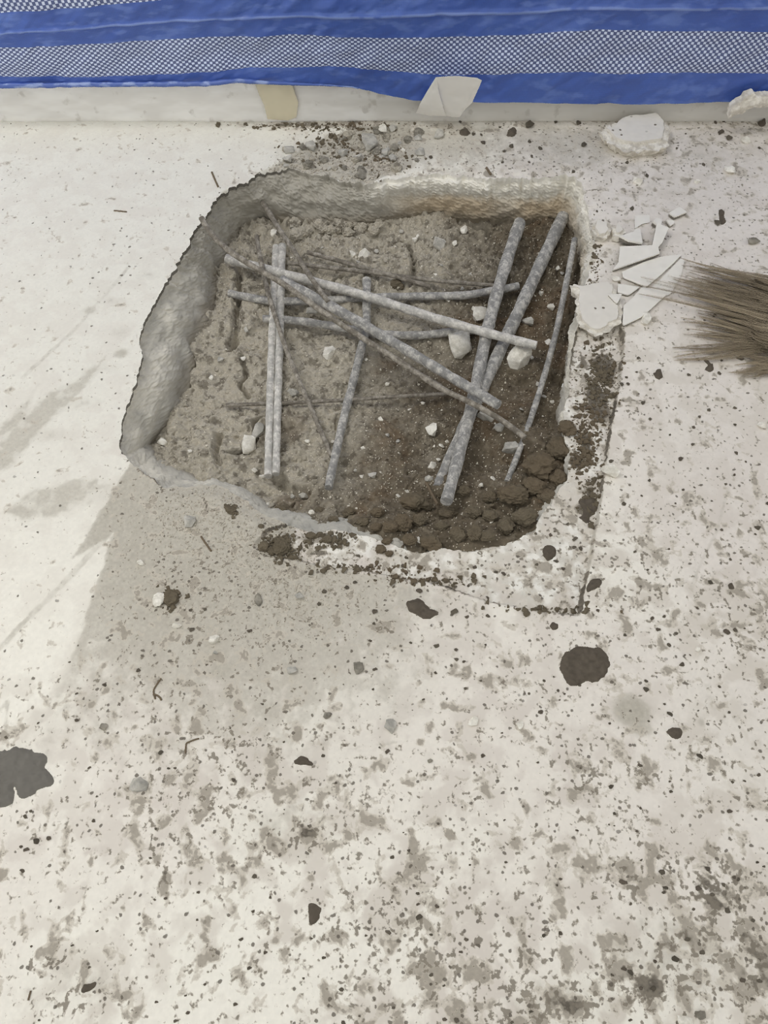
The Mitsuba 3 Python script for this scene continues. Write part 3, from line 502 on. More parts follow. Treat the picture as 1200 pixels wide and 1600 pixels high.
SH = [([(385,300),(525,235),(540,200),(590,195),(600,350),(470,340)], 5, (-6, 8), 'bright arrow-shaped shard of floor coating tilted up beside the hole corner'),
 ([(405,360),(700,362),(740,165),(850,212),(795,335),(755,378),(768,435),(620,480),(340,568),(392,500)], 4, (2, -3), 'large white Y-shaped shard of floor coating next to the hole'),
 ([(430,575),(620,490),(780,437),(990,412),(900,505),(800,598),(650,723),(540,670),(440,632)], 2.5, (0, 0), 'broad pale shard of floor coating under the first broom bristles'),
 ([(1003,420),(1015,470),(985,600),(900,760),(860,793),(692,733),(800,630),(905,520)], 1.5, (0, 0), 'curved flat shard of floor coating farthest right, crossed by bristles'),
 ([(610,727),(680,737),(840,795),(680,945),(600,1010),(440,1088),(430,1070),(440,900),(520,832)], 3, (0, 1), 'large squarish shard of floor coating with a pebble on its lower corner'),
 ([(390,692),(595,722),(490,797),(387,775)], 3, (0, 0), 'small four-sided shard lying against the broken plaster slab'),
 ([(290,820),(420,810),(370,905)], 3, (0, 2), 'small triangular shard on the broken plaster slab'),
 ([(865,40),(930,0),(960,-20),(1030,30),(915,80)], 4, (-3, 0), 'small five-sided shard lying alone above the other shards'),
 ([(550,40),(690,35),(692,105),(620,118),(552,165)], 1.2, (0, 0), 'faint pale flat flake above the arrow-shaped shard'),
 ([(705,130),(740,92),(790,105),(788,150),(745,158)], 5, (0, 6), 'small white chip right above the Y-shaped shard'),
 ([(840,108),(895,100),(918,130),(875,152)], 4, (4, 0), 'tiny white chip below the lone five-sided shard')]
for i, (pts, th, tilt, lab) in enumerate(SH):
    p = xy(cs(pts), 0.002); zz = floor_z(p); z = float(np.median(zz)) + (0.0055 if i == 6 else 0)
    t = th / 600; key = tag(numbered('coating_shard'), lab, 'shard')
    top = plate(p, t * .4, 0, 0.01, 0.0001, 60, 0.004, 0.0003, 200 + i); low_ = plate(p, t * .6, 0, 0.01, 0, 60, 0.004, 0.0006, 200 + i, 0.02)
    top.apply_translation([0, 0, t * .6]); c = top.vertices[:, :2].mean(0); rot = np.eye(4)
    for a, ax_ in zip(tilt, ([1, 0, 0], [0, 1, 0])): rot = trimesh.transformations.rotation_matrix(math.radians(a), ax_, [c[0], c[1], 0]) @ rot
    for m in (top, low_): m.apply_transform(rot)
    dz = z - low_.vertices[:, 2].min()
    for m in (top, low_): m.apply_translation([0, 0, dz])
    part(key, 'coating', top, 'shard_mat', 30); part(key, 'lower_layer', low_, 'lower_layer_mat', 30, 'darker grey lower layer')  # pale top layer over a darker grey one that shows at the edges
def chunk(name, px, z, th, rough, lab, cat, tilt=(0, 0), seed=0, front=0.0):
    p = xy(px, z + th); key = tag(numbered(name), lab, cat)
    core = plate(p, th * 0.72, 0, .01, th * .06, 180, 0.0022, 0.0035, seed, 0.12)
    v = core.vertices; v += np.column_stack([N(v, 140, 3, seed+5), N(v, 140, 3, seed+6), N(v, 140, 3, seed+7) * (v[:, 2] > 1e-4)]) * 0.008; core.vertices = v
    c = p.mean(0); inner = Polygon(p).buffer(-0.004 - front * .5)
    if front: inner = shapely.affinity.translate(inner, 0, front)
    inner = inner.intersection(Polygon(p).buffer(-0.002))
    skin = plate(np.array(inner.exterior.coords)[:-1], th * 0.36, 0, .01, th * .05, 100, 0.0024, 0.0022, seed + 9); skin.apply_translation([0, 0, th * 0.64])
    both_ = [core, skin]; rot = np.eye(4)
    for a, ax in zip(tilt, ([1, 0, 0], [0, 1, 0])): rot = trimesh.transformations.rotation_matrix(math.radians(a), ax, [c[0], c[1], 0]) @ rot
    for m in both_: m.apply_transform(rot)
    dz = z - core.vertices[:, 2].min()
    for m in both_: m.apply_translation([0, 0, dz])
    part(key, 'core', core, 'core_mat', 35, 'crumbly white broken edge'); part(key, 'plaster_skin', skin, 'skin_mat', 35, 'smoother grey top face')
import shapely.affinity
ct = crop(900, 100, 4)
chunk('plaster_chunk', ct([(138,412),(175,408),(180,372),(205,375),(225,395),(250,360),(330,325),(400,322),(470,313),(520,305),(545,345),(582,378),(590,430),(575,510),(470,522),(380,533),(310,525),(235,500),(185,450)]), 0.0, 0.020, .2, 'large white broken plaster chunk on the floor near the wall', 'plaster chunk', (2, 0), 300, 0.012)
chunk('plaster_slab', cs([(-60,675),(0,680),(60,690),(200,660),(330,645),(350,690),(385,720),(380,790),(430,830),(430,1010),(420,1040),(330,1075),(320,1120),(190,1150),(120,1125),(50,1060),(10,980),(0,900),(0,750),(-60,735)]), -0.004, 0.012, .2, 'broken plaster slab overhanging the right rim of the hole', 'plaster slab', (0, 0), 320, 0.004)
chunk('plaster_chunk', cs([(165,95),(215,70),(290,75),(318,120),(325,190),(290,230),(210,240),(150,160)]), -0.002, 0.014, .2, 'small crumbly white plaster chunk at the right rear corner of the hole', 'plaster chunk', (3, 0), 330, 0.002)
chunk('plaster_chunk', cs([(335,180),(350,130),(400,110),(440,140),(462,195),(400,245),(345,225)]), -0.001, 0.014, .2, 'small angular white plaster chunk between hole corner and arrow-shaped shard', 'plaster chunk', (-4, 5), 340, 0.002)
# broken lump propped against the wall
lp = np.array([at_wall(u, v, WALL_Y - .045)[[0, 2]] for u, v in ct([(950,335),(965,290),(975,265),(1040,228),(1060,200),(1105,186),(1130,205),(1200,198),(1300,205),(1380,250),(1360,300),(1250,275),(1180,270),(1110,268),(1075,285),(1040,310),(1000,325)])])
lm = plate(lp, 0.016, 0.004, .01, 0.003, 140, 0.002, 0.002, 350); v = lm.vertices.copy(); lm.vertices = np.column_stack([v[:, 0], WALL_Y - 0.030 - v[:, 2], v[:, 1]])
v = lm.vertices; v += 0.006 * np.column_stack([N(v, 130, 3, 351), N(v, 130, 3, 352), N(v, 130, 3, 353)]); v[:, 2] -= 0.0; lm.vertices = v
if lm.volume < 0: lm.invert()
add('mortar_lump', lm, 'core_mat', 'knobbly broken mortar strip propped in front of the tarpaulin at the right', 'mortar lump', smooth=35)

# ------------------------------------------------------------------ steel bars and rods lying across the hole
BARS = [  # name, material, control pixels, width px, (lift of start, lift of end above the soil), label
 ('rebar','pale_bar_mat',[(432,386),(424,560),(419,744)],12.5,(.004,.006),'left bar of the pale upright pair in the left half of the hole'),
 ('rebar','pale_bar_mat',[(441,384),(436,560),(431,741)],12.0,(.004,.006),'right bar of the pale upright pair in the left half of the hole'),
 ('rebar','bar_mat',[(573,437),(573,500),(563,550),(538,650),(513,762)],13.5,(.004,.004),'grey bar with slight bend running down the middle of the hole'),
 ('rebar','bar_mat',[(358,458),(395,466),(430,471),(480,471),(570,465),(660,463),(717,462),(765,455),(810,447)],12.5,(.006,.008),'long gently bowed cross bar, upper of the two level grey bars'),
 ('rebar','bar_mat',[(411,498),(460,501),(540,513),(600,523),(650,524),(710,518),(770,514)],13,(.003,.004),'lower of the two level grey cross bars, half sunk in soil'),
 ('rebar','bar_mat',[(880,338),(800,508),(745,625),(683,764)],20,(.008,-.003),'thick grey bar leaning from the right rear corner, lower at the crossing'),
 ('rebar','bar_mat',[(812,348),(763,510),(742,610),(697,784)],19,(.006,.022),'thick grey bar on the right, crossing over its twin near the lower end'),
 ('rebar','pale_bar_mat',[(354,404),(440,427),(560,459),(690,500),(838,540)],14.5,(.018,.034),'long straight pale bar slanting across from upper left to the right pair'),
 ('rebar','bar_mat',[(440,438),(516,478),(620,538),(700,586),(779,633)],16,(.030,.048),'thick grey diagonal bar slanting down to the crossing at lower right'),
 ('steel_rod','rod_mat',[(450,411),(520,419),(590,427),(660,436),(785,447)],6.5,(.010,.012),'thin straight brown rod, longest of the two at the rear'),
 ('steel_rod','rod_mat',[(480,394),(560,416),(600,427),(673,448)],7,(.014,.010),'shorter thin brown rod crossing the long rear rod'),
 ('steel_rod','rod_mat',[(353,633),(440,630),(540,625),(630,619),(706,615)],6,(.010,.010),'thin level rod low in the hole passing under the upright bars'),
 ('steel_rod','rod_mat',[(540,512),(600,550),(690,603)],6,(.020,.040),'thin dark rod tucked against the thick diagonal bar'),
 ('steel_rod','rod_mat',[(315,341),(328,362),(352,387),(387,411),(437,440),(480,470),(520,498),(560,524),(617,560),(690,607),(737,630),(775,651),(820,684)],9,(.112,.030),'long thin rod running from the left rim of the hole diagonally to the right'),
 ('steel_rod','rod_mat',[(411,317),(430,348),(463,398),(488,437),(513,472)],8,(.035,.050),'thin rod leaning from the rear left edge onto the diagonal bars'),
 ('steel_rod','rod_mat',[(401,369),(417,450),(432,500),(447,545),(487,640),(518,713)],7.5,(.034,.012),'thin rod slanting across the pale upright pair at the left'),
 ('steel_rod','bar_mat',[(898,374),(880,467),(868,523),(834,640),(792,753)],9.5,(.030,.006),'thin grey rod leaning along the right side of the hole'),
 ('steel_rod','twig_mat',[(666,754),(675,772),(684,788)],4.5,(.006,.012),'short brown splinter beside the lower ends of the right bars')]
def lay(px, w, lift):
    n = 60; s = spline(px, n); t = np.linspace(0, 1, n); lf = lift[0] + (lift[1] - lift[0]) * t
    z = np.full(n, -0.07)
    for _ in range(5):
        p = np.array([at(u, v, zz) for (u, v), zz in zip(s, z)])
        r = w / 2 * ((p - EYE) @ FWD) / F
        g = soil_base(p[:, :2])
        ends = np.interp(t, [0, .5, 1], [g[:6].mean(), g[27:33].mean(), g[-6:].mean()])
        z = ends + r.mean() + lf
    p = np.array([at(u, v, zz) for (u, v), zz in zip(s, z)])
    return p, r
for i, (nm, mat, px, w, lift, lab) in enumerate(BARS):
    p, r = lay(px, w, lift); ends = np.ones(60)
    add(nm, tube(p, r * ends * (1 + .05*np.sin(np.arange(60)*.9+i)), 12, 400 + i, 0.10), mat, lab, 'rod' if nm == 'steel_rod' else 'bar', smooth=40)

# ------------------------------------------------------------------ stones, clods, crumbs
def hull_rock(seed, n=22, flat=1.0, smooth=0):
    g = np.random.default_rng(seed); p = g.normal(size=(n, 3)); p /= np.linalg.norm(p, axis=1, keepdims=True); p *= g.uniform(.78, 1.05, (n, 1))
    m = trimesh.convex.convex_hull(p)
    for _ in range(smooth): m = m.subdivide()
    if smooth: v = m.vertices.copy(); m.vertices = v * (1 + 0.16 * N(v, 2.6, 3, seed) + 0.10 * N(v, 6, 3, seed + 1))[:, None]
    e = m.bounds; m.apply_translation(-(e[0] + e[1]) / 2); m.apply_scale(2 / (m.bounds[1] - m.bounds[0])); return m
STONE = {mat: [mikit.ply(hull_rock(500 + k, 18, smooth=2), mat, 32) for k in range(8)] for mat in ('white_stone_mat', 'grey_stone_mat', 'dark_stone_mat')}
PEBBLE = {mat: [mikit.ply(hull_rock(600 + k, 14, smooth=1), mat, 50) for k in range(6)] for mat in ('white_stone_mat', 'grey_stone_mat', 'dark_stone_mat', 'crumb_mat', 'mud_mat')}
def clod_mesh(seed):
    m = trimesh.creation.icosphere(4, 1.0); v = m.vertices.copy()
    k = 1 + 0.75 * N(v, 1.4, 2, seed) + 0.55 * N(v, 4.2, 3, seed + 1) + 0.22 * N(v, 12, 2, seed + 2); m.vertices = v * k[:, None]
    e = m.bounds; m.apply_translation(-(e[0]+e[1])/2); m.apply_scale(2 / (m.bounds[1]-m.bounds[0])); return m
DUSTCLOD = [mikit.ply(clod_mesh(900 + 3*k), 'dark_stone_mat', 50) for k in range(6)]
GREYCLOD = [mikit.ply(clod_mesh(800 + 3*k), 'soil_mat', True) for k in range(6)]
CLOD = [mikit.ply(clod_mesh(700 + 3*k), 'clod_mat', True) for k in range(8)]
def stone(u, v, w, h, where, ply_dict, name, lab, cat, group=None, flat=0.75, sink=0.25, lift=0, rot=None):
    g = on_ground(u, v + h * .12, where, lift); su, sv = scale_at(u, v, g[2])
    a, b = w / 2 * su, h / 2 * sv
    c = flat * min(a, b) if min(a, b) > 0 else a
    b = max(b - c * .35, b * .6)                      # a standing stone shows some of its height too
    Tm = T().translate([float(g[0]), float(g[1]), float(g[2] + c * (1 - 2*sink))]).rotate([0, 0, 1], R.uniform(-12, 12) if rot is None else rot).scale([float(a), float(b), float(c)]).rotate([0, 0, 1], float(R.integers(0, 4) * 90) if abs(a-b) < .3*a else float(R.integers(0, 2) * 180))
    key = numbered(name); scene[key] = {**ply_dict, 'to_world': Tm}; tag(key, lab, cat, group); return key
big = [(719,538,37,45,'w','tallest white stone, between the middle bars and the right bars'),(809,559,40,38,'w','broad white stone right of the crossing bars'),(752,493,28,26,'w','pale stone touching the right bar above the slanting bar'),
 (687,380,22,26,'g','grey angular stone alone at the rear of the soil'),(569,397,19,20,'w','white stone, larger of the pair behind the thin rear rods'),(551,396,10,15,'w','white stone, smaller of the pair behind the thin rear rods'),
 (515,551,20,24,'w','white pointed stone between the pale pair and the middle bar'),(404,673,22,34,'g','upper of two pale stones left of the pale upright pair'),(390,694,22,32,'w','lower of two pale stones left of the pale upright pair'),(255,692,18,14,'w','white stone in the far left corner of the hole'),
 (673,670,18,26,'w','white upright stone in the soil above the lower bar ends'),(675,727,15,18,'w','white stone just left of the lower bar ends'),(670,747,13,13,'g','grey stone touching the brown splinter'),(797,700,26,22,'g','grey stone behind the lower end of the thin right rod'),
 (758,652,28,18,'g','grey flake under the end of the long thin rod'),(780,668,20,18,'g','tan stone below the end of the long thin rod'),(823,503,20,14,'g','grey flat stone right of the slanting bar end'),(474,775,16,14,'g','grey round stone near the lower left edge of the soil'),
 (487,802,11,10,'w','small pale stone at the near edge of the soil'),(458,613,20,15,'g','grey stone just right of the pale upright pair'),(857,535,13,13,'w','pale stone near the right side wall below the slanting bar end'),(860,481,12,9,'w','tan oval stone close to the leaning right rod'),(846,458,10,10,'w','bright white stone in the dark soil at the right'),
 (724,360,13,14,'w','pale stone at the foot of the rear wall of the hole'),(427,365,11,11,'w','round pale stone behind the upright pair, under the leaning rod'),(655,844,10,13,'w','bright white stone on the dark clods at the near edge'),(581,742,14,13,'g','light grey stone between middle bar and lower bar ends'),(489,483,26,14,'t','tan flat chip lying on the diagonal bars'),
 (559,520,12,14,'g','pale lump on the lower level bar'),(620,447,22,20,'c','brown round soil lump behind the upper level bar')]
SM = {'w': 'white_stone_mat', 'g': 'grey_stone_mat', 'd': 'dark_stone_mat', 't': 'grey_stone_mat'}
for i, (u, v, w, h, c, lab) in enumerate(big):
    if c == 'c': stone(u, v, w, h, 'soil', CLOD[3], 'soil_clod', lab, 'clod'); continue
    stone(u, v, w, h, 'soil', STONE[SM[c]][i % 8], 'stone', lab, 'stone', flat=0.45 if c == 't' else 0.8, lift=.022 if c == 't' else 0, rot=35 if c == 't' else None)
for u, v, w in [(588,394,8),(560,410,8),(648,375,9),(653,369,6),(613,389,7),(710,380,8),(770,748,9),(751,758,8),(776,779,8),(790,826,7),(768,815,6),(710,706,8),(685,719,8),(637,768,10),(622,775,8),(690,697,9),(698,690,7),(555,735,6),(565,745,7),(480,690,9),(536,630,9),(660,630,7),(640,640,7),(680,430,6),(700,470,7),(840,600,8),(850,620,9),(815,640,7),(862,628,8),(735,430,7),(676,433,7),(690,415,6),(380,560,8),(345,562,10),(385,515,8),(330,590,7),(297,705,7),(520,690,7),(567,700,8),(572,562,6),(605,600,7),(830,560,8),(800,500,6),(722,452,7),(740,482,7),(872,420,8),(878,428,7),(457,775,8),(460,802,8),(418,788,8),(410,745,10),(398,735,9),(560,372,7),(503,388,7),(627,362,7),(595,655,9),(622,690,8),(605,680,7)]:
    stone(u, v, w, w * R.uniform(.8, 1.15), 'soil', PEBBLE['white_stone_mat' if R.random() < .7 else 'grey_stone_mat'][R.integers(6)], 'soil_pebble', 'tiny pale pebble on the soil inside the hole', 'pebble', 'small pebbles on the soil')
CL = [(648,782,48,36),(627,815,36,36),(655,812,26,24),(672,848,38,32),(640,842,26,24),(610,822,26,22),(716,834,32,30),(742,830,26,30),(700,800,34,26),(740,800,28,24),(765,806,28,24),(790,820,30,32),(722,766,28,22),(762,836,26,20),(818,806,42,36),(800,772,52,38),(852,776,30,28),(842,728,60,52),(872,700,44,44),(885,668,30,30),(870,745,34,34),(832,760,40,30),(690,822,26,22),(770,855,1,1),(668,790,24,20),(590,800,26,20),(566,815,24,18),(545,800,22,18),(520,812,22,16),(500,798,18,14),(690,770,20,18),(765,775,26,22),(590,822,24,18),(605,845,20,14),(595,857,18,18),(608,864,14,12),(440,852,30,36),(412,852,18,20),(425,860,16,18),(512,842,20,16),(488,836,22,16),(500,835,14,12),(362,797,16,14),(268,932,26,32),(440,796,26,20),(408,822,10,8)]
own = {(648,782): 'broad dark soil clod just left of the lower ends of the right bars', (672,848): 'dark soil clod at the nearest point of the hole edge beside a white stone', (818,806): 'large dark soil clod at the near right corner of the heap', (800,772): 'wide brown soil clod below the lower end of the thin right rod',
 (842,728): 'largest cracked soil cake in the heap at the right side of the hole', (872,700): 'dark soil cake touching the right side of the hole above the heap', (627,815): 'round dark soil clod at the left end of the heap', (440,852): 'dark crumbly clod on the floor at the left end of the scraped area', (268,932): 'dark clod right behind the bright white angular stone', (362,797): 'small dark clod alone on the sandy near lip of the hole'}
for i, (u, v, w, h) in enumerate(CL):
    if w < 2: continue
    p = at(u, v)[:2]; ins = RIMPOLY.buffer(-0.004).contains(Point(*p))
    lab = ('dark crumbly soil clod heaped along the near edge inside the hole' if u < 790 else 'dark soil clod in the heap at the near right side of the hole') if ins else 'dark soil clod fallen on the floor just outside the hole'
    grp = ('clods along the near edge' if u < 790 else 'clods at the near right') if ins else 'clods on the floor round the hole'
    if (u, v) in own: lab, grp = own[(u, v)], None
    if not ins:
        stone(u, v, w, h, 'floor', CLOD[i % 8], 'soil_clod', lab, 'clod', grp, 0.6, 0.3)
    else:
        stone(u, v, w, h, 'soil', CLOD[i % 8], 'soil_clod', lab, 'clod', grp, 0.62, 0.25, lift=.001)
for i in range(34):                                   # crumbly rubble along the rear foot of the hole
    u = R.uniform(455, 610); v = 346 + R.uniform(-5, 20); w = R.uniform(7, 24)
    stone(u, v, w, w*R.uniform(.6, 1), 'soil', GREYCLOD[i % 6], 'soil_clod', 'small soil clod in the crumbly row along the rear left wall', 'clod', 'clods along the rear wall', .7, .2)
ON = [(248,936,20,26,'w','bright white angular stone with a dark clod behind it, left on the floor'),(277,976,16,12,'w','white pebble just below the angular white stone'),(335,998,17,17,'w','round white pebble on the dusty floor below the hole'),(220,879,13,10,'w','small white pebble alone on the grey dust at the left'),
 (297,813,20,22,'g','grey stone at the end of the short crack on the dusty floor'),(337,1019,8,8,'g','small grey pebble under the round white pebble'),(468,930,14,13,'g','bluish grey pebble on the dusty floor below the scraped edge'),(457,1046,16,15,'g','pale grey pebble in the middle of the dusty floor'),(561,1042,16,22,'d','tan rounded pebble on the floor below the dark mud clump'),
 (610,1132,20,28,'g','smooth grey and white pebble in the middle of the bare floor'),(739,1125,16,20,'w','white chalky pebble in the middle of the bare floor'),(404,936,13,22,'d','dark grey upright stone at the edge of the dust'),(218,1223,28,30,'g','pale grey rough stone low at the left'),(1090,1014,9,10,'w','small pale pebble right of the largest mud patch'),
 (812,1131,10,17,'w','thin white upright chip on the bare floor'),(952,736,28,20,'w','white flat stone on the outer line of the scraped area'),(1189,664,14,13,'w','white chip at the right edge below the broom'),(996,283,18,14,'w','bright white stone on the floor above the shards'),(1139,266,17,14,'w','flat white chip on the floor right of the bright stone'),
 (1088,284,10,6,'w','tiny white sliver between two white chips'),(1165,219,14,12,'w','pale ring-like stone at the right near the wall'),(1009,497,18,25,'w','oval pebble on the corner of the squarish shard'),(963,437,15,9,'w','small rounded pebble above the small four-sided shard'),
 (578,222,25,28,'g','large grey rounded stone in the rubble behind the hole'),(597,201,14,15,'w','bright white angular stone in the rubble by the wall'),(563,272,20,18,'d','grey stone in the rubble at the rear rim'),(685,210,17,15,'g','grey pebble below the torn paper'),(613,247,14,13,'g','small grey stone right of the large rubble stone'),(656,238,16,14,'g','grey ring-like pebble in the rubble'),
 (630,235,7,6,'w','tiny white chip in the rubble'),(1177,378,20,11,'d','grey flat stone above the broom'),(1094,1584,17,18,'d','grey rounded stone at the bottom edge right'),(1070,1593,26,22,'w','white stone cut by the bottom edge right'),(162,1135,14,15,'d','olive round pebble on the floor at the left'),(512,1117,13,14,'d','olive grey round pebble on the bare floor'),(672,1188,9,9,'d','small olive pebble below the smooth pebble')]
for i, (u, v, w, h, c, lab) in enumerate(ON):
    stone(u, v, w, h, 'floor', STONE[SM[c]][(i*3) % 8], 'stone', lab, 'stone', flat=.6, sink=.2)
for i in range(46):                                   # rubble on the chipped ground between the hole and the wall
    u, v = R.uniform(445, 655), R.uniform(196, 268)
    if v < 232 - .35 * (u - 445) * .9 + 0 and u < 520: continue
    if RIMPOLY.contains(Point(*at(u, v)[:2])): continue
    w = R.uniform(7, 19)
    stone(u, v, w, w * R.uniform(.65, .9), 'floor', (GREYCLOD[i % 6] if i % 3 == 0 else DUSTCLOD[i % 6] if i % 3 == 1 else STONE['grey_stone_mat'][i % 8]), 'rubble_piece', 'small grey piece of rubble on the chipped ground behind the hole', 'rubble', 'rubble behind the hole', .7, .3)
CR = [(c49, [(425,52,26),(465,28,24),(320,70,26),(295,128,22),(557,165,28),(845,170,26),(930,165,42),(988,190,24),(1087,185,26),(553,220,18),(535,303,20),(845,325,32),(975,400,20),(558,436,28),(570,383,12),(508,382,14),(380,323,12),(842,452,18),(332,650,0),(617,820,28),(580,803,14),(315,840,20),(130,777,14),(45,670,14),(375,968,16),(1135,960,12),(1152,735,14),(733,628,12),(785,578,18),(980,527,18),(1055,490,14),(1075,322,14),(1065,840,24),(505,1070,12),(853,1160,16),(1165,1143,14),(938,345,22),(940,390,24),(725,312,18),(820,545,12),(410,510,12),(455,518,10),(548,530,14),(275,480,14),(30,600,16),(935,50,20),(765,68,36)]),
 (c89, [(1025,43,34),(930,28,24),(402,160,20),(657,197,22),(712,188,20),(868,150,20),(770,268,20),(735,322,24),(795,413,30),(628,530,30),(628,490,20),(972,517,16),(133,635,24),(740,645,34),(1017,638,18),(458,690,16),(880,842,36),(600,885,24),(745,1008,20),(1155,930,24),(1033,965,18),(1090,960,18),(465,985,28),(480,1110,18),(603,1087,14),(740,962,14),(320,900,14),(120,873,18),(715,600,16),(872,630,12),(1003,427,12),(80,550,16),(150,490,16),(245,552,14),(215,535,16),(222,580,14),(530,275,18),(685,250,26),(1005,260,40),(1045,250,26),(810,370,12),(835,370,12),(640,680,14),(315,510,20),(1090,245,12)]),
 (c12, [(620,768,34),(765,695,38),(757,587,22),(760,637,22),(638,415,22),(820,780,20),(820,967,24),(400,1035,28),(318,888,22),(1172,440,18),(855,262,18),(1080,218,12),(1168,243,14),(1003,453,14),(985,800,24),(45,862,22),(645,1122,22),(960,860,22),(410,1190,24),(940,1180,30),(885,1175,26),(515,783,16),(260,797,16),(213,1015,12),(820,1012,16),(880,1018,18),(960,1020,12),(497,540,10),(535,540,8),(358,340,12),(715,385,18),(848,645,24),(635,628,14),(485,1162,14),(1200,1190,20),(425,425,8),(1030,1135,18),(68,605,16),(222,985,14),(130,213,12)]),
 (c48, [(227,518,20),(305,292,18),(555,635,20),(150,783,22),(228,772,22),(525,940,32),(555,955,34),(605,1030,24),(660,1030,32),(765,890,40),(470,968,20),(1080,990,32),(1020,200,30),(1130,712,22),(605,430,18),(700,485,36),(80,787,14),(585,295,16),(720,560,30),(875,560,34),(915,470,30),(990,545,22),(1060,520,22),(940,590,26),(850,660,20),(1010,665,30),(820,800,34),(670,905,22),(1150,440,18),(1180,460,16),(1040,510,20),(520,530,44),(710,580,24),(890,860,30),(1125,1080,20),(1160,995,30),(90,1140,24),(555,1180,24),(210,548,14),(480,270,12),(455,265,12)]),
 (c01, [(507,495,12),(420,297,20),(120,525,28),(170,640,34),(230,628,28),(125,680,36),(100,668,20),(440,545,20),(180,88,14),(1130,1100,26),(1192,805,28),(930,880,18),(880,1445,24),(825,1483,26),(960,1313,18),(420,1232,18),(520,1243,12),(455,1063,16),(1170,1235,26),(1105,1405,26),(735,1395,22),(790,300,18),(820,300,18),(755,225,28),(1025,480,12),(105,780,28),(90,905,12),(925,1010,14),(148,1135,16),(340,1130,20),(145,500,20),(1095,355,24),(555,705,10),(455,432,14),(470,425,12),(775,910,20),(725,915,16),(1185,970,20),(800,1325,12),(870,1365,14),(185,1480,16),(30,155,22),(705,720,18),(730,583,14)]),
 (crop(0, 650, 3), [(490,1260,24),(325,1153,14),(180,1437,12),(360,1300,18),(360,1425,22),(895,908,22),(960,905,20),(1170,1005,30),(163,290,12),(185,205,10),(900,1000,28),(650,1190,24),(970,1165,14)]),
 (c9, [(390,237,24),(430,225,16),(705,342,26),(895,332,28),(760,245,26),(910,252,18),(378,325,20),(315,357,20),(288,372,16),(285,402,30),(325,400,26),(565,495,14),(515,547,16),(488,555,14),(770,605,22),(830,560,24),(993,548,26),(993,655,24),(465,618,26),(587,717,16),(730,775,26),(655,865,36),(613,888,14),(457,1000,24),(988,967,24),(937,1025,20),(410,1098,18),(297,1147,34),(620,1145,16),(450,1150,12),(1195,1145,24),(908,1310,24),(1135,1297,44),(1120,1338,20),(360,1258,16),(580,1430,18),(368,1447,24),(495,1453,16),(448,1560,22),(155,1503,12),(965,1495,20),(1083,1423,12),(740,1045,18),(848,1130,16),(420,515,34),(390,595,14),(485,490,16),(778,705,16),(430,1560,14),(480,70,16),(558,57,10),(735,670,24),(670,1060,22),(220,880,36),(480,792,12),(300,787,12),(695,780,12),(1060,885,16),(1000,830,26)]),
 (crop(640, 100, 3.75), [(705,355,56),(297,340,20),(430,460,32),(765,492,26),(545,575,20),(700,575,16),(725,577,14),(960,628,22),(857,340,22),(990,342,30),(1022,472,36),(703,453,24),(595,480,30),(123,547,26),(375,410,24),(420,415,18),(530,370,18),(555,510,24),(715,540,18),(780,400,14),(455,672,22)]),
 (crop(900, 100, 4), [(905,425,44),(957,462,44),(1145,525,24),(630,527,16),(318,615,28),(442,697,26),(797,627,22),(505,550,14),(685,435,16),(15,370,30),(705,598,14),(735,598,12),(785,590,14),(870,365,22),(920,355,20),(970,335,20),(810,430,14),(880,550,14),(210,617,14),(1145,790,12)]),
 (crop(850, 250, 3.4286), [(855,22,18),(470,258,28),(930,335,36),(990,362,12),(912,832,24),(283,275,14),(975,1005,0),(640,905,12),(545,1050,14),(685,825,10),(770,1150,20)]),
 (cb, [(930,705,20),(950,690,14),(1040,765,26),(1045,725,34),(1070,770,22),(990,865,22),(710,888,26),(955,830,26),(865,845,20),(575,857,22),(675,880,20),(630,1085,28),(535,1090,24),(1150,1060,16),(545,945,16),(1010,655,22),(860,700,16),(505,765,18),(255,812,22),(240,850,22),(30,805,26),(480,1065,30),(105,1065,30),(390,1070,24),(635,1000,20),(1035,1000,18),(1080,965,20)])]
PLACED = []
seen_c = set()
for cv, rows in CR:
    for x_, y_, s_ in rows:
        if not s_: continue
        (u, v), k = cv([(x_, y_)])[0], abs(cv([(1, 0)])[0][0] - cv([(0, 0)])[0][0])
        if (round(u/7), round(v/7)) in seen_c: continue
        seen_c.add((round(u/7), round(v/7))); w = s_ * k * 0.9
        if RIMPOLY.contains(Point(*at(u, v)[:2])): continue
        PLACED.append((w, u, v))
PLACED.sort(reverse=True)
REST = PLACED[296:]; PLACED = PLACED[:296]
def zone(u, v):
    if v < 290: return 'along the wall behind the hole'
    if v < 960 and u > 880: return 'to the right of the hole'
    if v < 960: return 'close in front of the hole'
    return 'on the bare floor below the hole at the ' + ('left' if u < 400 else 'right' if u > 800 else 'middle')
for w, u, v in PLACED:
    zz = zone(u, v)
    stone(u, v, w, w * R.uniform(.75, 1.1), 'floor', PEBBLE['crumb_mat' if R.random() < .6 else 'mud_mat'][R.integers(6)], 'dirt_crumb', 'small dark crumb of dirt ' + zz, 'dirt crumb', 'dirt crumbs ' + zz, .4, .25)

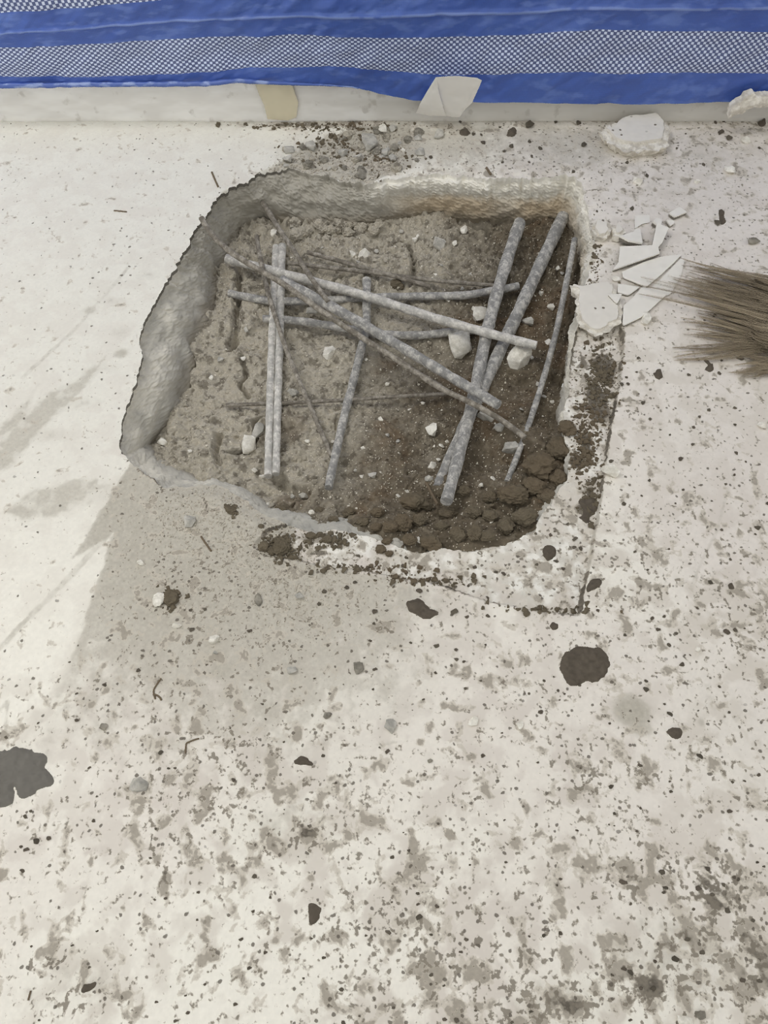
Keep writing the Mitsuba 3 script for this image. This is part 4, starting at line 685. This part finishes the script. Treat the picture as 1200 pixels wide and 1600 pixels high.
def scatter(pts, sizes, flat, seed, n=7):
    g = np.random.default_rng(seed); base = []
    for k in range(6):
        p = g.normal(size=(n, 3)); p /= np.linalg.norm(p, axis=1, keepdims=True); base.append(trimesh.convex.convex_hull(p))
    vs, fs, off = [], [], 0
    pick = g.integers(0, 6, len(pts)); ang = g.uniform(0, 2*math.pi, len(pts))
    for k in range(6):
        sel = np.where(pick == k)[0]
        if not len(sel): continue
        b = np.array(base[k].vertices); c, s = np.cos(ang[sel]), np.sin(ang[sel])
        v = np.stack([b[None, :, 0]*c[:, None] - b[None, :, 1]*s[:, None], b[None, :, 0]*s[:, None] + b[None, :, 1]*c[:, None], np.broadcast_to(b[:, 2]*flat, (len(sel), len(b)))], -1) * sizes[sel][:, None, None] + pts[sel][:, None]
        fs.append((np.array(base[k].faces)[None] + (np.arange(len(sel)) * len(b))[:, None, None]).reshape(-1, 3) + off); vs.append(v.reshape(-1, 3)); off += len(sel)*len(b)
    return trimesh.Trimesh(np.vstack(vs), np.vstack(fs), process=False)
n = 26000; q = np.column_stack([R.uniform(-.78, .78, n), R.uniform(-.1, WALL_Y - .006, n)])
dm, um = floor_masks(q); q = q[(R.random(n) < np.clip(dm, 0, 1) ** 2.0 * np.clip(0.15 + 3.2*N(q, 10, 3, 88), 0, 1) * .40) & ~shapely.contains_xy(RIMPOLY.buffer(.002), q[:, 0], q[:, 1])]
s = 0.0004 + 0.0013 * R.random(len(q)) ** 3
extra = np.array([[*at(u, v)[:2], w * .42 * scale_at(u, v)[0]] for w, u, v in REST]) if REST else np.zeros((0, 3))
q = np.vstack([q, extra[:, :2]]); s = np.r_[s, extra[:, 2]]
add('dirt_grit', scatter(np.column_stack([q, floor_z(q) + s * .25]), s, .6, 81), 'crumb_mat', 'fine dark dirt grit scattered over the whole floor', 'grit', kind='stuff')
n = 26000; uvp = np.column_stack([R.uniform(150, 620, n), R.uniform(740, 1010, n)]); q = xy(uvp)
d2 = cKDTree(dense(xy([(330,790),(400,850),(460,880)]), .003, False)).query(q)[0]
q = q[(R.random(n) < np.exp(-(d2 / .075) ** 2) * .55 + .02) & ~shapely.contains_xy(RIMPOLY.buffer(.001), q[:, 0], q[:, 1])]
uvp = np.column_stack([R.uniform(400, 680, 5000), R.uniform(195, 290, 5000)]); q3 = xy(uvp); q3 = q3[shapely.contains_xy(Polygon(TOPREC).buffer(.005), q3[:, 0], q3[:, 1]) & ~shapely.contains_xy(RIMPOLY.buffer(.001), q3[:, 0], q3[:, 1]) & (R.random(5000) < .5)]
q = np.vstack([q, q3]); s = 0.0006 + 0.0013 * R.random(len(q)) ** 3
s[-len(q3):] *= 1.9
add('sand_grit', scatter(np.column_stack([q, floor_z(q) + s * .3]), s, .7, 82), 'sand_mat', 'loose sandy grit on the dusty floor around the hole', 'grit', kind='stuff')
n = 5200; q = np.column_stack([R.uniform(sx[0], sx[-1], n), R.uniform(sy[0], sy[-1], n)]); q = q[shapely.contains_xy(RIMPOLY.buffer(-.02), q[:, 0], q[:, 1])]
q = q[R.random(len(q)) < .35 + .9 * np.clip(N(q, 9, 2, 91) + .2, 0, .7)]
s = 0.0005 + 0.0024 * R.random(len(q)) ** 4
add('white_grit', scatter(np.column_stack([q, soil_z(q) + s * .4]), s, .8, 83), 'grit_mat', 'fine white grit sprinkled over the soil in the hole', 'grit', kind='stuff')
n = 7000; q = np.column_stack([R.uniform(sx[0], sx[-1], n), R.uniform(sy[0], sy[-1], n)]); q = q[shapely.contains_xy(RIMPOLY.buffer(-.012), q[:, 0], q[:, 1])]
s = 0.0012 + 0.004 * R.random(len(q)) ** 4
uvp = np.vstack([np.column_stack([R.normal(u, a, k), R.normal(v, b, k)]) for u, v, a, b, k in [(940,590,13,32,420),(915,680,12,30,260),(905,715,14,10,120),(925,775,8,20,120),(438,850,16,12,200),(515,838,22,8,120),(660,905,40,5,90),(560,886,50,4,110),(850,950,40,4,60),(480,196,60,4,160),(560,193,40,5,110),(520,222,30,14,160),(600,245,25,14,90),(930,455,16,12,60),(925,400,8,30,140),(362,797,6,5,50),(268,933,8,9,60)]])
q3 = xy(uvp); q3 = q3[~shapely.contains_xy(RIMPOLY.buffer(.001), q3[:, 0], q3[:, 1]) & (q3[:, 1] < WALL_Y - .01)]; s3 = 0.0012 + 0.0045 * R.random(len(q3)) ** 3
add('fallen_soil', scatter(np.column_stack([q3, floor_z(q3) + s3 * .2]), s3, .7, 85, 10), 'clod_mat', 'loose dark soil crumbs fallen on the floor round the hole', 'soil', kind='stuff')
add('soil_crumbs', scatter(np.column_stack([q, soil_z(q) + s * .1]), s, .8, 84, 10), 'soil_mat', 'small crumbs of soil lying loose over the soil bed', 'soil', kind='stuff')

# ------------------------------------------------------------------ twigs, wires
def wire(px, w, name, lab, cat, lift=.001):
    s = spline(px, 24); p = np.array([on_ground(u, v, 'floor', lift) for u, v in s]); r = w / 2 * scale_at(*px[0])[0]
    add(name, tube(p, r, 6, 3, 0), 'twig_mat', lab, cat, smooth=True)
wire([(331,269),(336,281),(341,292)], 3, 'twig', 'short dark twig on the clean floor left of the rear rim', 'twig')
wire([(314,838),(322,850),(330,861)], 3, 'twig', 'thin straw on the dusty floor below the near lip', 'twig')
wire([(290,1177),(291,1162),(296,1159),(311,1154)], 2.6, 'wire', 'bent piece of thin wire on the floor at the left', 'wire')
wire([(44,1563),(48,1548)], 3, 'twig', 'short dark splinter in the bottom left corner', 'twig')
wire([(252,1060),(246,1068),(240,1080),(243,1092)], 2.6, 'twig', 'curled root fibre on the dusty floor at the left', 'twig')
wire([(239,1085),(250,1090),(252,1094)], 3.0, 'twig', 'short root fibre beside the curled root fibre', 'twig')
wire([(178,329),(190,330),(198,331)], 2, 'twig', 'thin dark sliver on the clean floor at the left', 'twig')
wire([(760,262),(764,268),(767,273)], 4, 'twig', 'dark splinter lying at the rear rim of the hole', 'twig')

# ------------------------------------------------------------------ broom
bk = tag(numbered('grass_broom'), 'soft brown grass broom lying on the floor with its bristle tips by the shards', 'broom')
root = at(1560, 590, 0.045); ax = at(1560, 590, 0.045) - at(1150, 470, 0.03); ax /= np.linalg.norm(ax); sidev = np.array([-ax[1], ax[0], 0])
tufts = [  # weight, tip box (u0,u1,v0,v1), middle line at u=1200 (v0,v1), height there
 (16,(1060,1110,400,420),(432,452),.020),(22,(1062,1120,415,440),(445,475),.022),(12,(1068,1130,440,455),(470,490),.026),(18,(985,1075,425,462),(480,505),.020),(16,(1055,1120,450,470),(485,515),.028),(16,(1090,1150,476,494),(505,525),.026),
 (9,(1054,1100,483,498),(515,530),.020),(9,(1062,1100,500,514),(520,535),.016),(9,(1065,1110,518,532),(530,545),.012),(5,(1044,1062,554,563),(538,548),.008),(7,(1050,1080,535,556),(535,548),.010),(6,(1135,1165,566,590),(566,582),.008),(4,(1150,1175,552,560),(560,578),.010),(16,(1130,1195,435,515),(440,545),.032),(14,(1160,1198,440,530),(440,540),.036)]
from scipy.interpolate import CubicSpline
NB = 3400; wts = np.array([t[0] for t in tufts], float); CLUMP = []
for k in range(150):                                  # bristles hang together in pointed locks
    w_, (ua, ub, va, vb), (ma, mb), hz = tufts[k % len(tufts) if k < 45 else R.choice(len(tufts), p=wts / wts.sum())]
    sp = R.random(); tu, tv = ua + (ub - ua) * R.random(), va + (vb - va) * sp
    p0 = at(tu, tv, 0.002 + (0.007 if tv < 470 and tu < 1075 else 0)); p2 = at(1200 + R.uniform(-12, 12), ma + (mb - ma) * np.clip(sp + R.normal() * .1, 0, 1), hz * R.uniform(.5, 1.1) + .002)
    CLUMP.append((p0, p0 + (p2 - p0) * .5 + np.array([0, R.normal() * .003, .002 * R.random()]), p2, R.choice([.0012, .002, .0035]), R.random()))
BV, BF, BU = [], [], []
for i in range(NB):
    p0, c1_, p2, wd, tone = CLUMP[R.integers(len(CLUMP))]
    ra, rr = R.uniform(0, 2*math.pi), .013 * math.sqrt(R.random()); off = np.array([R.normal(), R.normal(), abs(R.normal()) * .6])
    p4 = root + sidev * rr * math.cos(ra) + np.array([0, 0, rr * math.sin(ra)])
    A = np.array([p0 + off * wd * .25, c1_ + off * wd * .8, p2 + off * wd * 1.6, (p2 + p4) / 2 + np.array([0, 0, .006]), p4])
    tt_ = np.linspace(0.0 if R.random() < .3 else R.uniform(0, .3) ** 1.2, 1, 16)
    p = CubicSpline([0, .15, .34, .66, 1.0], A)(tt_); p[:, 2] = np.maximum(p[:, 2], .0008)
    rad = np.interp(np.linspace(0, 1, 16), [0, .2, .5, 1], [.00008, .00024, .00034, .0004]) * R.uniform(.8, 1.3)
    t = np.gradient(p, axis=0); t /= np.linalg.norm(t, axis=1, keepdims=True); a = np.cross(t, [0, 0, 1.0]); a /= np.linalg.norm(a, axis=1, keepdims=True); b = np.cross(a, t)
    ang = np.array([0, 2.094, 4.189]); v = p[:, None] + (np.cos(ang)[None, :, None]*a[:, None] + np.sin(ang)[None, :, None]*b[:, None]) * rad[:, None, None]
    BV.append(v.reshape(-1, 3)); BU.append(np.full((48, 2), tone * .6 + R.random() * .4))
ii, jj = np.meshgrid(np.arange(15), np.arange(3), indexing='ij')
qb = np.stack([ii*3 + jj, ii*3 + (jj+1) % 3, (ii+1)*3 + (jj+1) % 3, (ii+1)*3 + jj], -1).reshape(-1, 4); fbr = np.vstack([qb[:, [0, 1, 2]], qb[:, [0, 2, 3]]])
part(bk, 'bristles', trimesh.Trimesh(np.vstack(BV), (fbr[None] + (np.arange(NB) * 48)[:, None, None]).reshape(-1, 3), process=False), 'bristle_mat', True, 'fine brown grass bristles', 'stuff', uv=np.vstack(BU))
part(bk, 'binding', tube(np.array([root - ax*.012, root - ax*.004, root + ax*.02, root + ax*.026]), [.0145, .017, .017, .0145], 20, 1, .08), 'cord_mat', 40)
part(bk, 'handle', tube(np.array([root + ax*.0 + [0, 0, 0], root + ax*.1, root + ax*.35]), [.012, .0105, .0095], 18, 2, .02), 'handle_mat', 40)
